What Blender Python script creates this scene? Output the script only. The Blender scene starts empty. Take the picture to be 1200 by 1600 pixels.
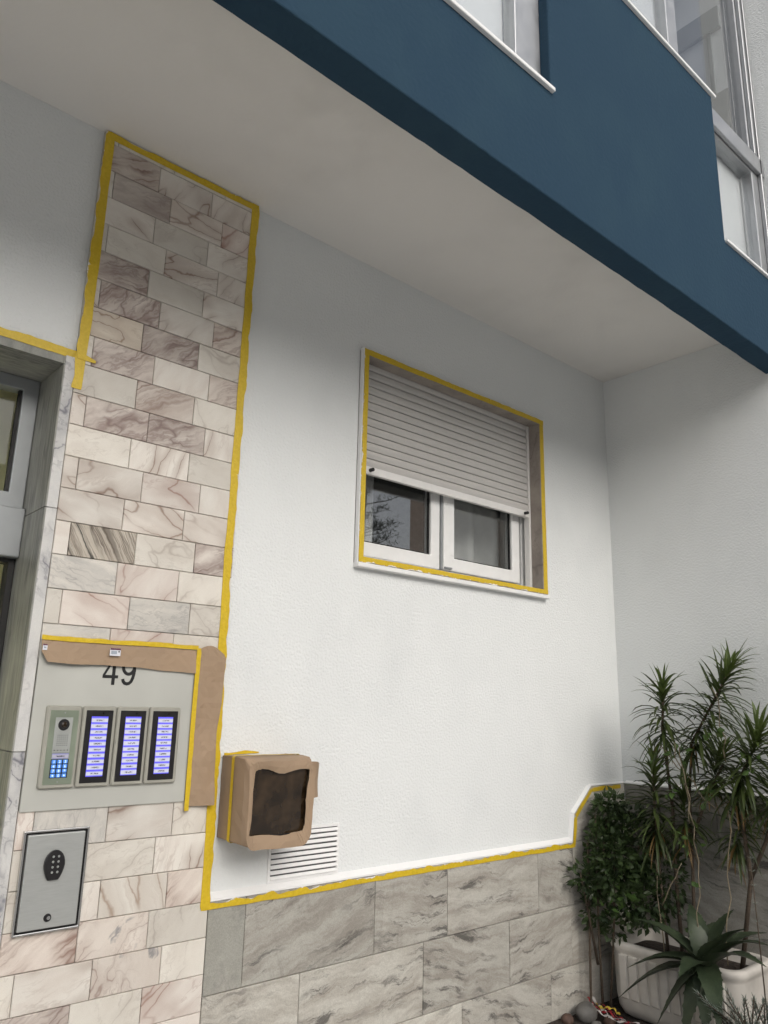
import bpy, math, random
from mathutils import Vector, Matrix, noise as mn
R = math.radians
scene = bpy.context.scene
col = scene.collection

# ------------------------------------------------------------------ camera, sky, sun, exposure
YAW, PITCH, ROLL, FPX = R(41.12), R(14.06), R(1.36), 1202.0
fwd = Vector((math.sin(YAW)*math.cos(PITCH), math.cos(YAW)*math.cos(PITCH), math.sin(PITCH)))
rt0 = Vector((math.cos(YAW), -math.sin(YAW), 0)); up0 = rt0.cross(fwd)
rgt = rt0*math.cos(ROLL)+up0*math.sin(ROLL); upv = -rt0*math.sin(ROLL)+up0*math.cos(ROLL)
cam_d = bpy.data.cameras.new('camera'); cam = bpy.data.objects.new('camera', cam_d); col.objects.link(cam)
m = Matrix((rgt, upv, -fwd)).transposed().to_4x4(); m.translation = Vector((0, -2.2, 1.5)); cam.matrix_world = m
cam_d.sensor_fit = 'HORIZONTAL'; cam_d.sensor_width = 36.0; cam_d.lens = 36.0*FPX/1200.0
cam_d.clip_start = 0.02; cam_d.clip_end = 1000
scene.camera = cam

SUN_EL, SUN_AZ = 33.0, -10.0          # azimuth measured from -y (street side) towards +x
world = bpy.data.worlds.new('World'); scene.world = world; world.use_nodes = True
wn = world.node_tree; wn.nodes.clear()
sky = wn.nodes.new('ShaderNodeTexSky'); sky.sky_type = 'NISHITA'; sky.sun_disc = False
sky.sun_elevation = R(SUN_EL); sky.sun_rotation = R(180-SUN_AZ); sky.dust_density = 4.5; sky.air_density = 1.0; sky.ozone_density = 1.0
hs = wn.nodes.new('ShaderNodeHueSaturation'); hs.inputs['Saturation'].default_value = 0.42
bg = wn.nodes.new('ShaderNodeBackground'); bg.inputs['Strength'].default_value = 0.15
wo = wn.nodes.new('ShaderNodeOutputWorld')
wn.links.new(sky.outputs[0], hs.inputs['Color']); wn.links.new(hs.outputs[0], bg.inputs[0]); wn.links.new(bg.outputs[0], wo.inputs[0])
sun_d = bpy.data.lights.new('sun', 'SUN'); sun_d.energy = 0.6; sun_d.angle = R(85); sun_d.color = (1.0, 0.995, 0.985)
sun = bpy.data.objects.new('sun', sun_d); col.objects.link(sun)
sdir = Vector((math.sin(R(SUN_AZ))*math.cos(R(SUN_EL)), -math.cos(R(SUN_AZ))*math.cos(R(SUN_EL)), math.sin(R(SUN_EL))))
sun.rotation_euler = sdir.to_track_quat('Z', 'Y').to_euler(); sun.location = (3, -8, 8)
vs = scene.view_settings; vs.view_transform = 'Standard'; vs.look = 'None'; vs.gamma = 1.0; vs.use_curve_mapping = False
vs.exposure = 0.06
scene.cycles.use_denoising = True
scene.cycles.max_bounces = 5; scene.cycles.diffuse_bounces = 3; scene.cycles.glossy_bounces = 3; scene.cycles.transparent_max_bounces = 8
scene.cycles.use_adaptive_sampling = True; scene.cycles.adaptive_threshold = 0.04

# ------------------------------------------------------------------ helpers
class MB:
    def __init__(s): s.v = []; s.f = []; s.uv = None; s.sm = False
    def vert(s, p): s.v.append(Vector(p)); return len(s.v)-1
    def poly(s, pts): s.f.append([s.vert(p) for p in pts]); return s
    def box(s, x0, x1, y0, y1, z0, z1):
        b = len(s.v)
        for z in (z0, z1):
            for x, y in ((x0, y0), (x1, y0), (x1, y1), (x0, y1)): s.v.append(Vector((x, y, z)))
        s.f += [[b, b+3, b+2, b+1], [b+4, b+5, b+6, b+7], [b, b+1, b+5, b+4], [b+1, b+2, b+6, b+5], [b+2, b+3, b+7, b+6], [b+3, b, b+4, b+7]]
        return s
    def loft(s, loops, cap0=True, cap1=True, closed=True):
        ids = [[s.vert(p) for p in L] for L in loops]; n = len(ids[0])
        for a, b in zip(ids, ids[1:]):
            for i in range(n if closed else n-1):
                j = (i+1) % n; s.f.append([a[i], a[j], b[j], b[i]])
        if cap0: s.f.append(ids[0][::-1])
        if cap1: s.f.append(ids[-1])
        return s
    def prism(s, pts, d):          # pts: 3D polygon, d: extrusion vector
        d = Vector(d); return s.loft([pts, [Vector(p)+d for p in pts]])
    def tube(s, pts, rad, n=7, cap=True):
        pts = [Vector(p) for p in pts]
        if not isinstance(rad, (list, tuple)): rad = [rad]*len(pts)
        loops = []; ref = None
        for i, p in enumerate(pts):
            t = (pts[min(i+1, len(pts)-1)]-pts[max(i-1, 0)]).normalized()
            if ref is None: ref = t.orthogonal().normalized()
            ref = (ref-t*ref.dot(t)).normalized(); b = t.cross(ref)
            loops.append([p+(ref*math.cos(a)+b*math.sin(a))*rad[i] for a in [2*math.pi*k/n for k in range(n)]])
        return s.loft(loops, cap, cap)
    def cyl(s, c, ax, r, h, n=20, r2=None):
        c = Vector(c); ax = Vector(ax).normalized(); u = ax.orthogonal().normalized(); w = ax.cross(u)
        r2 = r if r2 is None else r2
        A = [2*math.pi*k/n for k in range(n)]
        return s.loft([[c+(u*math.cos(a)+w*math.sin(a))*r for a in A], [c+ax*h+(u*math.cos(a)+w*math.sin(a))*r2 for a in A]])
    def rbox(s, x0, x1, y0, y1, z0, z1, r, ch=0.002, n=4):   # rounded in XZ, front (y0) chamfered
        def ring(i, y):
            out = []
            for cx, cz, a0 in ((x1-r, z1-r, 0), (x0+r, z1-r, 90), (x0+r, z0+r, 180), (x1-r, z0+r, 270)):
                for k in range(n+1):
                    a = R(a0+90*k/n); rr = max(r-i, 0.0002)
                    out.append((cx+rr*math.cos(a), y, cz+rr*math.sin(a)))
            return out
        return s.loft([ring(0, y1), ring(0, y0+ch), ring(ch, y0)])

WL = {}                                                     # world position of every object origin
def link(name, me, loc, parent=None):
    o = bpy.data.objects.new(name, me); col.objects.link(o)
    loc = Vector(loc)
    if parent is not None: o.parent = parent; o.location = loc-WL[parent]
    else: o.location = loc
    WL[o] = loc
    return o
def mesh(mb, name, mat, origin, smooth=False):
    me = bpy.data.meshes.new(name); me.from_pydata([tuple(v-origin) for v in mb.v], [], mb.f)
    if mat: me.materials.append(mat)
    if mb.uv:
        ul = me.uv_layers.new(name='UVMap')
        for lp in me.loops: ul.data[lp.index].uv = mb.uv[lp.vertex_index]
    if smooth or mb.sm:
        me.polygons.foreach_set('use_smooth', [True]*len(me.polygons))
    me.validate(); me.update()
    return me
def mk(name, mb, mat, parent=None, smooth=False, label=None, cat=None, group=None, kind=None, recalc=True):
    xs = [v.x for v in mb.v]; ys = [v.y for v in mb.v]; zs = [v.z for v in mb.v]
    org = Vector(((min(xs)+max(xs))/2, (min(ys)+max(ys))/2, min(zs)))
    me = mesh(mb, name, mat, org, smooth)
    if recalc:
        import bmesh
        bm = bmesh.new(); bm.from_mesh(me); bmesh.ops.recalc_face_normals(bm, faces=bm.faces); bm.to_mesh(me); bm.free()
    o = link(name, me, org, parent); tag(o, label, cat, group, kind)
    return o
def tag(o, label=None, cat=None, group=None, kind=None):
    if label: o['label'] = label
    if cat: o['category'] = cat
    if group: o['group'] = group
    if kind: o['kind'] = kind
    return o
def thing(name, loc, label=None, cat=None, group=None, parent=None):
    o = bpy.data.objects.new(name, None); col.objects.link(o); o.empty_display_size = 0.1
    loc = Vector(loc)
    if parent is not None: o.parent = parent; o.location = loc-WL[parent]
    else: o.location = loc
    WL[o] = loc
    return tag(o, label, cat, group)
def bx(name, x0, x1, y0, y1, z0, z1, mat, parent=None, **k): return mk(name, MB().box(x0, x1, y0, y1, z0, z1), mat, parent, recalc=False, **k)
def bevel(o, w=0.003, seg=2):
    b = o.modifiers.new('bevel', 'BEVEL'); b.width = w; b.segments = seg; b.limit_method = 'ANGLE'; b.angle_limit = R(40); return o
def solid(o, t=0.001):
    s = o.modifiers.new('solid', 'SOLIDIFY'); s.thickness = t; s.offset = 0
    e = o.modifiers.new('split', 'EDGE_SPLIT'); e.split_angle = R(38); return o
def text_mesh(body, size, mat, weight=0.0, depth=0.0008):
    cu = bpy.data.curves.new('txt', 'FONT'); cu.body = body; cu.size = size; cu.extrude = depth; cu.offset = weight
    cu.align_x = 'CENTER'; cu.resolution_u = 6
    t = bpy.data.objects.new('txt', cu); col.objects.link(t)
    bpy.context.view_layer.update()
    me = bpy.data.meshes.new_from_object(t.evaluated_get(bpy.context.evaluated_depsgraph_get()))
    bpy.data.objects.remove(t); me.materials.clear(); me.materials.append(mat)
    me.transform(Matrix.Rotation(R(90), 4, 'X'))
    return me

# ------------------------------------------------------------------ materials
class NT:
    def __init__(s, name):
        s.m = bpy.data.materials.new(name); s.m.use_nodes = True; s.t = s.m.node_tree; s.t.nodes.clear()
        s.out = s.n('ShaderNodeOutputMaterial')
    def n(s, t, **k):
        nd = s.t.nodes.new(t)
        for a, b in k.items(): setattr(nd, a, b)
        return nd
    def l(s, a, b): s.t.links.new(a, b)
    def set(s, sock, v):
        if hasattr(v, 'is_linked') or isinstance(v, bpy.types.NodeSocket): s.l(v, sock)
        else: sock.default_value = v
    def math(s, op, a, b=0.0, c=None, clamp=False):
        nd = s.n('ShaderNodeMath', operation=op, use_clamp=clamp); s.set(nd.inputs[0], a); s.set(nd.inputs[1], b)
        if c is not None: s.set(nd.inputs[2], c)
        return nd.outputs[0]
    def vmath(s, op, a, b):
        nd = s.n('ShaderNodeVectorMath', operation=op); s.set(nd.inputs[0], a)
        if op == 'SCALE': s.set(nd.inputs[3], b)
        else: s.set(nd.inputs[1], b)
        return nd.outputs[0]
    def noise(s, vec, scale, detail=3, rough=0.5, dist=0.0, out=0):
        nd = s.n('ShaderNodeTexNoise'); nd.inputs['Scale'].default_value = scale; nd.inputs['Detail'].default_value = detail
        nd.inputs['Roughness'].default_value = rough; nd.inputs['Distortion'].default_value = dist
        if vec is not None: s.l(vec, nd.inputs['Vector'])
        return nd.outputs[out]
    def ramp(s, f, a, b, lo=0.0, hi=1.0):
        nd = s.n('ShaderNodeMapRange'); nd.clamp = True; s.set(nd.inputs[0], f)
        for i, v in enumerate((a, b, lo, hi)): nd.inputs[i+1].default_value = v
        return nd.outputs[0]
    def mix(s, f, a, b):
        nd = s.n('ShaderNodeMix', data_type='RGBA'); s.set(nd.inputs[0], f)
        for i, v in ((6, a), (7, b)):
            if isinstance(v, (tuple, list)): nd.inputs[i].default_value = (*v[:3], 1)
            else: s.l(v, nd.inputs[i])
        return nd.outputs[2]
    def obj(s): return s.n('ShaderNodeTexCoord').outputs['Object']
    def rnd(s): return s.n('ShaderNodeObjectInfo').outputs['Random']
    def mapv(s, v, scale=(1, 1, 1), rot=(0, 0, 0)):
        nd = s.n('ShaderNodeMapping'); s.l(v, nd.inputs[0]); nd.inputs['Scale'].default_value = scale; nd.inputs['Rotation'].default_value = rot
        return nd.outputs[0]
    def bump(s, h, strength=0.3, dist=0.002):
        nd = s.n('ShaderNodeBump'); nd.inputs['Strength'].default_value = strength; nd.inputs['Distance'].default_value = dist; s.l(h, nd.inputs['Height'])
        return nd.outputs[0]
    def bsdf(s, color, rough=0.5, metal=0.0, normal=None, spec=0.5, **k):
        p = s.n('ShaderNodeBsdfPrincipled')
        if isinstance(color, (tuple, list)): p.inputs['Base Color'].default_value = (*color[:3], 1)
        else: s.l(color, p.inputs['Base Color'])
        s.set(p.inputs['Roughness'], rough); p.inputs['Metallic'].default_value = metal; p.inputs['Specular IOR Level'].default_value = spec
        if normal is not None: s.l(normal, p.inputs['Normal'])
        for a, b in k.items(): p.inputs[a].default_value = b
        s.l(p.outputs[0], s.out.inputs[0]); return p

def paint(name, c, c2, bumpscale=130, bstr=0.5, bd=0.003, rough=0.7, mott=0.5, spec=0.3):
    t = NT(name); v = t.obj()
    a = t.noise(v, 1.6, 2, 0.55); b = t.noise(t.mapv(v, (2, 2, 1.2)), 2.5, 2, 0.6)
    f = t.math('MULTIPLY', t.ramp(a, 0.42, 0.72), t.ramp(b, 0.35, 0.75))
    cc = t.mix(t.math('MULTIPLY', f, mott), c, c2)
    h = t.noise(v, bumpscale, 1.5, 0.5)
    t.bsdf(cc, rough, normal=t.bump(h, bstr, bd), spec=spec)
    return t.m

def plain(name, c, rough=0.5, metal=0.0, var=0.12, scale=25, bstr=0.1, bd=0.001, spec=0.5, stretch=(1, 1, 1)):
    t = NT(name); v = t.mapv(t.obj(), stretch)
    f = t.noise(v, scale, 2.5, 0.6)
    k = 1-var
    cc = t.mix(t.ramp(f, 0.3, 0.7), tuple(x*k for x in c), tuple(min(1, x*(1+var)) for x in c))
    r = t.ramp(f, 0.3, 0.7, max(0.03, rough-0.08), min(1, rough+0.08))
    t.bsdf(cc, r, metal, t.bump(f, bstr, bd) if bstr > 0.04 else None, spec)
    return t.m

def marble(name, c1, c2, vein, vs=8.0, vw=0.014, vstr=0.7, sx=(1, 1, 2.2), rot=0.6, warp=0.05, fine=0.5, rough=0.42, bri=(0.90, 1.14), blotch=None, gate=(0.36, 0.52), halo=0.35, spread=2.0):
    t = NT(name); r = t.rnd()
    r2 = t.math('FRACT', t.math('MULTIPLY', r, 17.31)); r3 = t.math('FRACT', t.math('MULTIPLY', r, 71.7))
    cx = t.n('ShaderNodeCombineXYZ')
    t.set(cx.inputs[0], t.math('MULTIPLY', r, 40)); t.set(cx.inputs[1], t.math('MULTIPLY', r2, 60)); t.set(cx.inputs[2], t.math('MULTIPLY', r3, 30))
    vr = t.n('ShaderNodeVectorRotate', rotation_type='Y_AXIS'); t.l(t.obj(), vr.inputs['Vector'])
    t.set(vr.inputs['Angle'], t.math('MULTIPLY_ADD', t.math('SUBTRACT', r2, 0.5), spread, rot))
    v0 = t.vmath('ADD', vr.outputs[0], cx.outputs[0])
    w = t.vmath('SCALE', t.vmath('SUBTRACT', t.noise(v0, 13.0, 3, 0.6, out=1), (0.5, 0.5, 0.5)), warp)
    v = t.mapv(t.vmath('ADD', v0, w), sx)
    soft = t.noise(v, vs*1.5, 4, 0.62)
    base = t.mix(t.ramp(soft, 0.34, 0.68), c1, c2)
    n1 = t.math('ABSOLUTE', t.math('SUBTRACT', t.noise(v, vs, 1.5, 0.5, 0.3), 0.5))
    line = t.ramp(n1, 0.0, vw, 1, 0); hl = t.math('MULTIPLY', t.ramp(n1, 0.0, vw*7, 1, 0), halo)
    n2 = t.math('ABSOLUTE', t.math('SUBTRACT', t.noise(v, vs*2.6, 4, 0.6, 0.3), 0.5))
    v2 = t.math('MULTIPLY', t.ramp(n2, 0.0, vw*2.2, 1, 0), fine)
    gt = t.ramp(t.noise(v0, 6.0, 1), *gate)
    mask = t.math('MULTIPLY', t.math('MAXIMUM', t.math('MAXIMUM', line, hl), v2), gt)
    c = t.mix(t.math('MULTIPLY', mask, vstr), base, vein)
    grain = t.noise(t.obj(), 420, 1, 0.6)
    if blotch:
        bl = t.ramp(t.noise(v, vs*1.3, 4, 0.65), blotch[1], blotch[1]+0.06)
        c = t.mix(t.math('MULTIPLY', bl, blotch[2]), c, blotch[0])
    br = t.n('ShaderNodeVectorMath', operation='SCALE'); t.l(c, br.inputs[0])
    t.set(br.inputs[3], t.math('MULTIPLY', t.ramp(r3, 0, 1, *bri), t.ramp(grain, 0.25, 0.75, 0.95, 1.05)))
    rg = t.ramp(soft, 0.3, 0.7, rough-0.08, rough+0.12)
    t.bsdf(br.outputs[0], rg, normal=t.bump(grain, 0.12, 0.0006), spec=0.4)
    return t.m

M = {}
M['wall'] = paint('white_render', (0.768, 0.788, 0.782), (0.655, 0.68, 0.68), 115, 0.72, 0.004, mott=0.6)
M['soffit'] = paint('soffit_paint', (0.79, 0.775, 0.745), (0.70, 0.685, 0.655), 60, 0.35, 0.003, mott=1.0)
M['blue'] = paint('blue_paint', (0.027, 0.057, 0.090), (0.034, 0.069, 0.098), 60, 0.6, 0.004, rough=0.85, mott=1.0, spec=0.08)
M['wet_white'] = paint('fresh_white_paint', (0.83, 0.83, 0.82), (0.74, 0.74, 0.74), 220, 0.5, 0.003, mott=0.8)
M['grout'] = plain('grout', (0.46, 0.44, 0.39), 0.9, scale=60)
CR = dict(vs=5.5)
M['t_cream'] = marble('marble_cream', (0.73, 0.70, 0.64), (0.64, 0.585, 0.525), (0.24, 0.16, 0.12), 4.6, 0.020, 0.95, sx=(0.7, 1, 2.4), fine=0.28, warp=0.028, halo=0.45)
M['t_pale'] = marble('marble_pale', (0.69, 0.66, 0.595), (0.625, 0.585, 0.52), (0.36, 0.31, 0.265), 5.0, 0.018, 0.7, fine=0.45)
M['t_pink'] = marble('marble_pink', (0.72, 0.675, 0.615), (0.63, 0.56, 0.505), (0.28, 0.15, 0.115), 4.8, 0.020, 0.9, sx=(0.7, 1, 2.2), fine=0.32, warp=0.03, halo=0.45)
M['t_purple'] = marble('marble_purple', (0.66, 0.61, 0.55), (0.41, 0.345, 0.31), (0.19, 0.13, 0.115), 5.5, 0.05, 0.9, sx=(0.7, 1, 3.0), fine=0.7, rot=0.5, spread=0.8)
M['t_grey'] = marble('marble_grey', (0.68, 0.65, 0.59), (0.51, 0.495, 0.46), (0.27, 0.26, 0.255), 8.0, 0.02, 0.7, sx=(0.6, 1, 2.6), fine=0.6)
M['t_orange'] = marble('marble_orange', (0.66, 0.60, 0.51), (0.585, 0.51, 0.42), (0.24, 0.15, 0.10), 5.5, 0.013, 0.9, fine=0.25)
M['t_stripe'] = marble('marble_striped', (0.62, 0.58, 0.50), (0.54, 0.48, 0.40), (0.075, 0.055, 0.04), 7.0, 0.045, 0.95, sx=(0.2, 1, 5.0), rot=-0.95, warp=0.02, fine=0.8, blotch=((0.035, 0.033, 0.028), 0.60, 0.92), gate=(0.2, 0.4), spread=0.2)
M['t_blotch'] = marble('marble_blotched', (0.70, 0.645, 0.58), (0.63, 0.565, 0.50), (0.27, 0.18, 0.15), 6.0, 0.014, 0.75, blotch=((0.26, 0.255, 0.26), 0.585, 0.85))
M['door_marble'] = marble('marble_door_trim', (0.64, 0.635, 0.61), (0.56, 0.56, 0.55), (0.12, 0.12, 0.15), 9.0, 0.022, 0.9, sx=(1, 1, 0.7), fine=0.6, bri=(1, 1.02), gate=(0.45, 0.6))
M['jamb_shaded'] = marble('marble_door_shaded', (0.38, 0.38, 0.335), (0.25, 0.255, 0.235), (0.09, 0.095, 0.09), 10.0, 0.06, 0.75, sx=(1, 5.0, 0.3), rot=0.0, warp=0.02, bri=(1, 1.02), spread=0.0)  # same marble as the trim, recess shade mixed into colour; grain is its own
def strata(name, c1, c2, dark, bri=(0.85, 1.12), zs=7.0):
    t = NT(name); r = t.rnd(); r2 = t.math('FRACT', t.math('MULTIPLY', r, 31.7))
    cx = t.n('ShaderNodeCombineXYZ'); t.set(cx.inputs[0], t.math('MULTIPLY', r, 50)); t.set(cx.inputs[2], t.math('MULTIPLY', r2, 50))
    vr = t.n('ShaderNodeVectorRotate', rotation_type='Y_AXIS'); t.l(t.obj(), vr.inputs['Vector'])
    t.set(vr.inputs['Angle'], t.math('MULTIPLY', t.math('SUBTRACT', r2, 0.5), 0.7))
    v0 = t.vmath('ADD', vr.outputs[0], cx.outputs[0])
    w = t.vmath('SCALE', t.vmath('SUBTRACT', t.noise(v0, 5.0, 5, 0.62, out=1), (0.5, 0.5, 0.5)), 0.11)
    v = t.mapv(t.vmath('ADD', v0, w), (1.2, 1.2, zs))
    s = t.noise(v, 2.2, 6, 0.72); c = t.mix(t.ramp(s, 0.41, 0.60), c1, c2)
    d = t.math('MULTIPLY', t.ramp(t.noise(v, 3.0, 6, 0.74), 0.525, 0.61), t.ramp(t.noise(v0, 4.0, 2), 0.40, 0.56))
    c = t.mix(t.math('MULTIPLY', d, 0.85), c, dark)
    lt = t.math('MULTIPLY', t.ramp(t.noise(v, 3.3, 5, 0.6), 0.60, 0.70), 0.5); c = t.mix(lt, c, (0.52, 0.49, 0.44))
    drip = t.math('MULTIPLY', t.ramp(t.noise(t.mapv(v0, (26, 1, 1.1)), 1.4, 4, 0.6), 0.52, 0.72), t.ramp(t.noise(v0, 2.2, 2), 0.45, 0.6))
    c = t.mix(t.math('MULTIPLY', drip, 0.35), c, (0.15, 0.14, 0.12))
    grain = t.noise(t.obj(), 300, 1.5, 0.65)
    br = t.n('ShaderNodeVectorMath', operation='SCALE'); t.l(c, br.inputs[0])
    t.set(br.inputs[3], t.math('MULTIPLY', t.ramp(r, 0, 1, *bri), t.ramp(grain, 0.25, 0.75, 0.86, 1.14)))
    t.bsdf(br.outputs[0], t.ramp(s, 0.3, 0.7, 0.45, 0.7), normal=t.bump(grain, 0.2, 0.001), spec=0.35)
    return t.m
M['plinth'] = strata('plinth_marble', (0.50, 0.485, 0.435), (0.345, 0.32, 0.28), (0.085, 0.08, 0.074), (0.8, 1.18), 8.0)
M['plinth_plain'] = strata('plinth_marble_plain', (0.38, 0.375, 0.335), (0.33, 0.325, 0.285), (0.22, 0.22, 0.2), zs=1.2)
M['plinth_shaded'] = strata('plinth_marble_shaded', (0.30, 0.29, 0.26), (0.19, 0.18, 0.16), (0.06, 0.06, 0.056))  # front plinth marble again, darkened to carry the side wall's shade
M['win_marble'] = marble('window_marble', (0.40, 0.355, 0.31), (0.30, 0.265, 0.235), (0.15, 0.125, 0.115), 6, 0.03, 0.7, sx=(1, 1, 0.8), bri=(1, 1.02))
M['alu'] = plain('aluminium', (0.42, 0.43, 0.44), 0.42, 0.75, 0.05, 18, 0.05)
M['alu_dark'] = plain('aluminium_grey', (0.33, 0.35, 0.36), 0.45, 0.4, 0.06, 14, 0.05)
M['pvc'] = plain('white_pvc', (0.87, 0.875, 0.86), 0.35, 0, 0.03, 20, 0.03)
M['slat'] = plain('shutter_slat', (0.57, 0.555, 0.53), 0.5, 0, 0.08, 12, 0.06, stretch=(0.2, 1, 4))
M['bar'] = plain('shutter_bar', (0.80, 0.79, 0.765), 0.4, 0, 0.03, 30, 0.03)
M['rubber'] = plain('black_rubber', (0.012, 0.012, 0.012), 0.6)
M['vent_dark'] = plain('vent_shadow_box', (0.10, 0.10, 0.10), 0.8)
M['steel'] = plain('stainless_steel', (0.55, 0.55, 0.54), 0.18, 1.0, 0.05, 40, 0.02)
M['brushed'] = plain('brushed_steel', (0.47, 0.485, 0.47), 0.42, 0.55, 0.05, 30, 0.08, stretch=(1, 1, 12))
M['plate'] = plain('grey_metal_plate', (0.50, 0.505, 0.465), 0.45, 0.15, 0.05, 6, 0.03)
M['bezel'] = plain('grey_bezel', (0.34, 0.335, 0.29), 0.5, 0, 0.05, 40, 0.05)
M['black'] = plain('black_plastic', (0.012, 0.011, 0.012), 0.35, 0, 0.1, 40, 0.03)
M['station'] = plain('greenish_steel', (0.30, 0.35, 0.27), 0.35, 0.5, 0.12, 9, 0.03)
M['silver'] = plain('silver_face', (0.42, 0.44, 0.42), 0.4, 0.4, 0.05, 30, 0.03)
M['tilegap'] = M['grout']
M['kraft'] = plain('kraft_paper', (0.345, 0.245, 0.16), 0.75, 0, 0.07, 6, 0.3, 0.003)
M['kraft_edge'] = plain('kraft_paper_inside', (0.33, 0.19, 0.105), 0.8, 0, 0.10, 7, 0.2, 0.003)
M['brown_glass'] = plain('brown_lamp_glass', (0.030, 0.019, 0.010), 0.12, 0, 0.8, 14, 0.25, 0.003, 0.6)
M['soil'] = plain('soil', (0.035, 0.026, 0.02), 0.95, 0, 0.5, 40, 1.0, 0.02)
M['stone'] = plain('grey_stone', (0.14, 0.135, 0.125), 0.7, 0, 0.3, 18, 0.5, 0.006)
M['stone2'] = plain('brown_stone', (0.10, 0.06, 0.045), 0.75, 0, 0.35, 22, 0.5, 0.006)
M['planter'] = plain('planter_concrete', (0.58, 0.55, 0.50), 0.75, 0, 0.16, 9, 0.4, 0.003)
M['curtain'] = plain('curtain_cloth', (0.74, 0.74, 0.72), 0.85, 0, 0.05, 30, 0.05)
M['bright_backing'] = plain('sky_bright_white', (0.80, 0.82, 0.84), 0.8, 0, 0.02, 20, 0.02)  # white for sheets added behind the upper panes to look sky-bright
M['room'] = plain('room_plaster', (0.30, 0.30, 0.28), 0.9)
M['hall'] = plain('hall_plaster', (0.80, 0.77, 0.46), 0.9, 0, 0.04, 3)
M['hall_ceiling'] = plain('hall_ceiling_wood', (0.14, 0.075, 0.03), 0.6, 0, 0.2, 20)
M['hall_grey'] = plain('hall_grey_plaster', (0.50, 0.47, 0.48), 0.9, 0, 0.04, 3)
M['ink'] = plain('black_ink', (0.008, 0.008, 0.008), 0.5)
M['paper_white'] = plain('sticker_paper', (0.72, 0.73, 0.78), 0.6, 0, 0.03)
M['purple_ink'] = plain('purple_ink', (0.12, 0.03, 0.06), 0.6)
M['blue_ink'] = plain('grey_blue_ink', (0.35, 0.40, 0.46), 0.6)
M['bark'] = plain('bark', (0.075, 0.055, 0.038), 0.9, 0, 0.3, 40, 0.6, 0.003, stretch=(1, 1, 4))
M['stem_pale'] = plain('pale_stem', (0.22, 0.18, 0.12), 0.8, 0, 0.2, 40, 0.3)
M['red_plastic'] = plain('red_plastic', (0.35, 0.02, 0.03), 0.45)
M['white_plastic'] = plain('white_plastic', (0.55, 0.52, 0.5), 0.45, 0, 0.15)
M['yellow_plastic'] = plain('yellow_plastic', (0.55, 0.40, 0.05), 0.5)
M['paving'] = plain('street_paving', (0.47, 0.455, 0.43), 0.85, 0, 0.2, 6, 0.3, 0.004)
M['far_wall'] = plain('far_wall', (0.45, 0.36, 0.30), 0.85, 0, 0.1, 2)
M['far_slab'] = plain('far_slab', (0.55, 0.54, 0.51), 0.85, 0, 0.1, 2)

def glass_mat(name, f0=0.07, tint=(0.96, 0.97, 0.97), rough=0.01):
    t = NT(name); lw = t.n('ShaderNodeLayerWeight'); lw.inputs[0].default_value = 0.5
    f = t.math('MULTIPLY_ADD', t.math('POWER', lw.outputs['Facing'], 4.0), 1-f0, f0)
    tr = t.n('ShaderNodeBsdfTransparent'); tr.inputs[0].default_value = (*tint, 1)
    gl = t.n('ShaderNodeBsdfGlossy'); gl.inputs['Roughness'].default_value = rough
    mx = t.n('ShaderNodeMixShader'); t.l(f, mx.inputs[0]); t.l(tr.outputs[0], mx.inputs[1]); t.l(gl.outputs[0], mx.inputs[2])
    t.l(mx.outputs[0], t.out.inputs[0]); return t.m
M['glass'] = glass_mat('window_glass', 0.15)
M['glass_door'] = glass_mat('door_glass', 0.03)
M['glass_up'] = glass_mat('upper_window_glass', 0.06)
def tape_mat():
    t = NT('yellow_masking_tape'); uv = t.n('ShaderNodeUVMap').outputs[0]; sp = t.n('ShaderNodeSeparateXYZ'); t.l(uv, sp.inputs[0])
    v = t.obj()
    cr = t.noise(t.mapv(v, (1, 1, 1)), 90, 4, 0.6)
    c = t.mix(t.ramp(cr, 0.3, 0.7), (0.58, 0.40, 0.012), (0.70, 0.50, 0.030))
    c = t.mix(t.math('MULTIPLY', t.ramp(t.noise(v, 7, 3), 0.45, 0.7), 0.3), c, (0.50, 0.35, 0.03))
    sm = t.math('ADD', sp.outputs[1], t.math('MULTIPLY', t.math('SUBTRACT', t.noise(v, 45, 5, 0.65), 0.5), 1.1))
    sm = t.math('ADD', sm, t.math('MULTIPLY', t.math('SUBTRACT', t.noise(v, 9, 3, 0.5), 0.5), 1.5))
    pm = t.ramp(sm, 0.98, 1.06)
    c = t.mix(pm, c, (0.80, 0.80, 0.79))
    rough = t.ramp(pm, 0, 1, 0.36, 0.6)
    wr = t.noise(t.mapv(v, (1, 1, 1)), 38, 2, 0.5, 1.2)
    t.bsdf(c, rough, normal=t.bump(t.math('ADD', t.math('ADD', cr, t.math('MULTIPLY', wr, 2.0)), pm), 0.5, 0.0016), spec=0.45)
    return t.m
M['tape'] = tape_mat()
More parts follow.
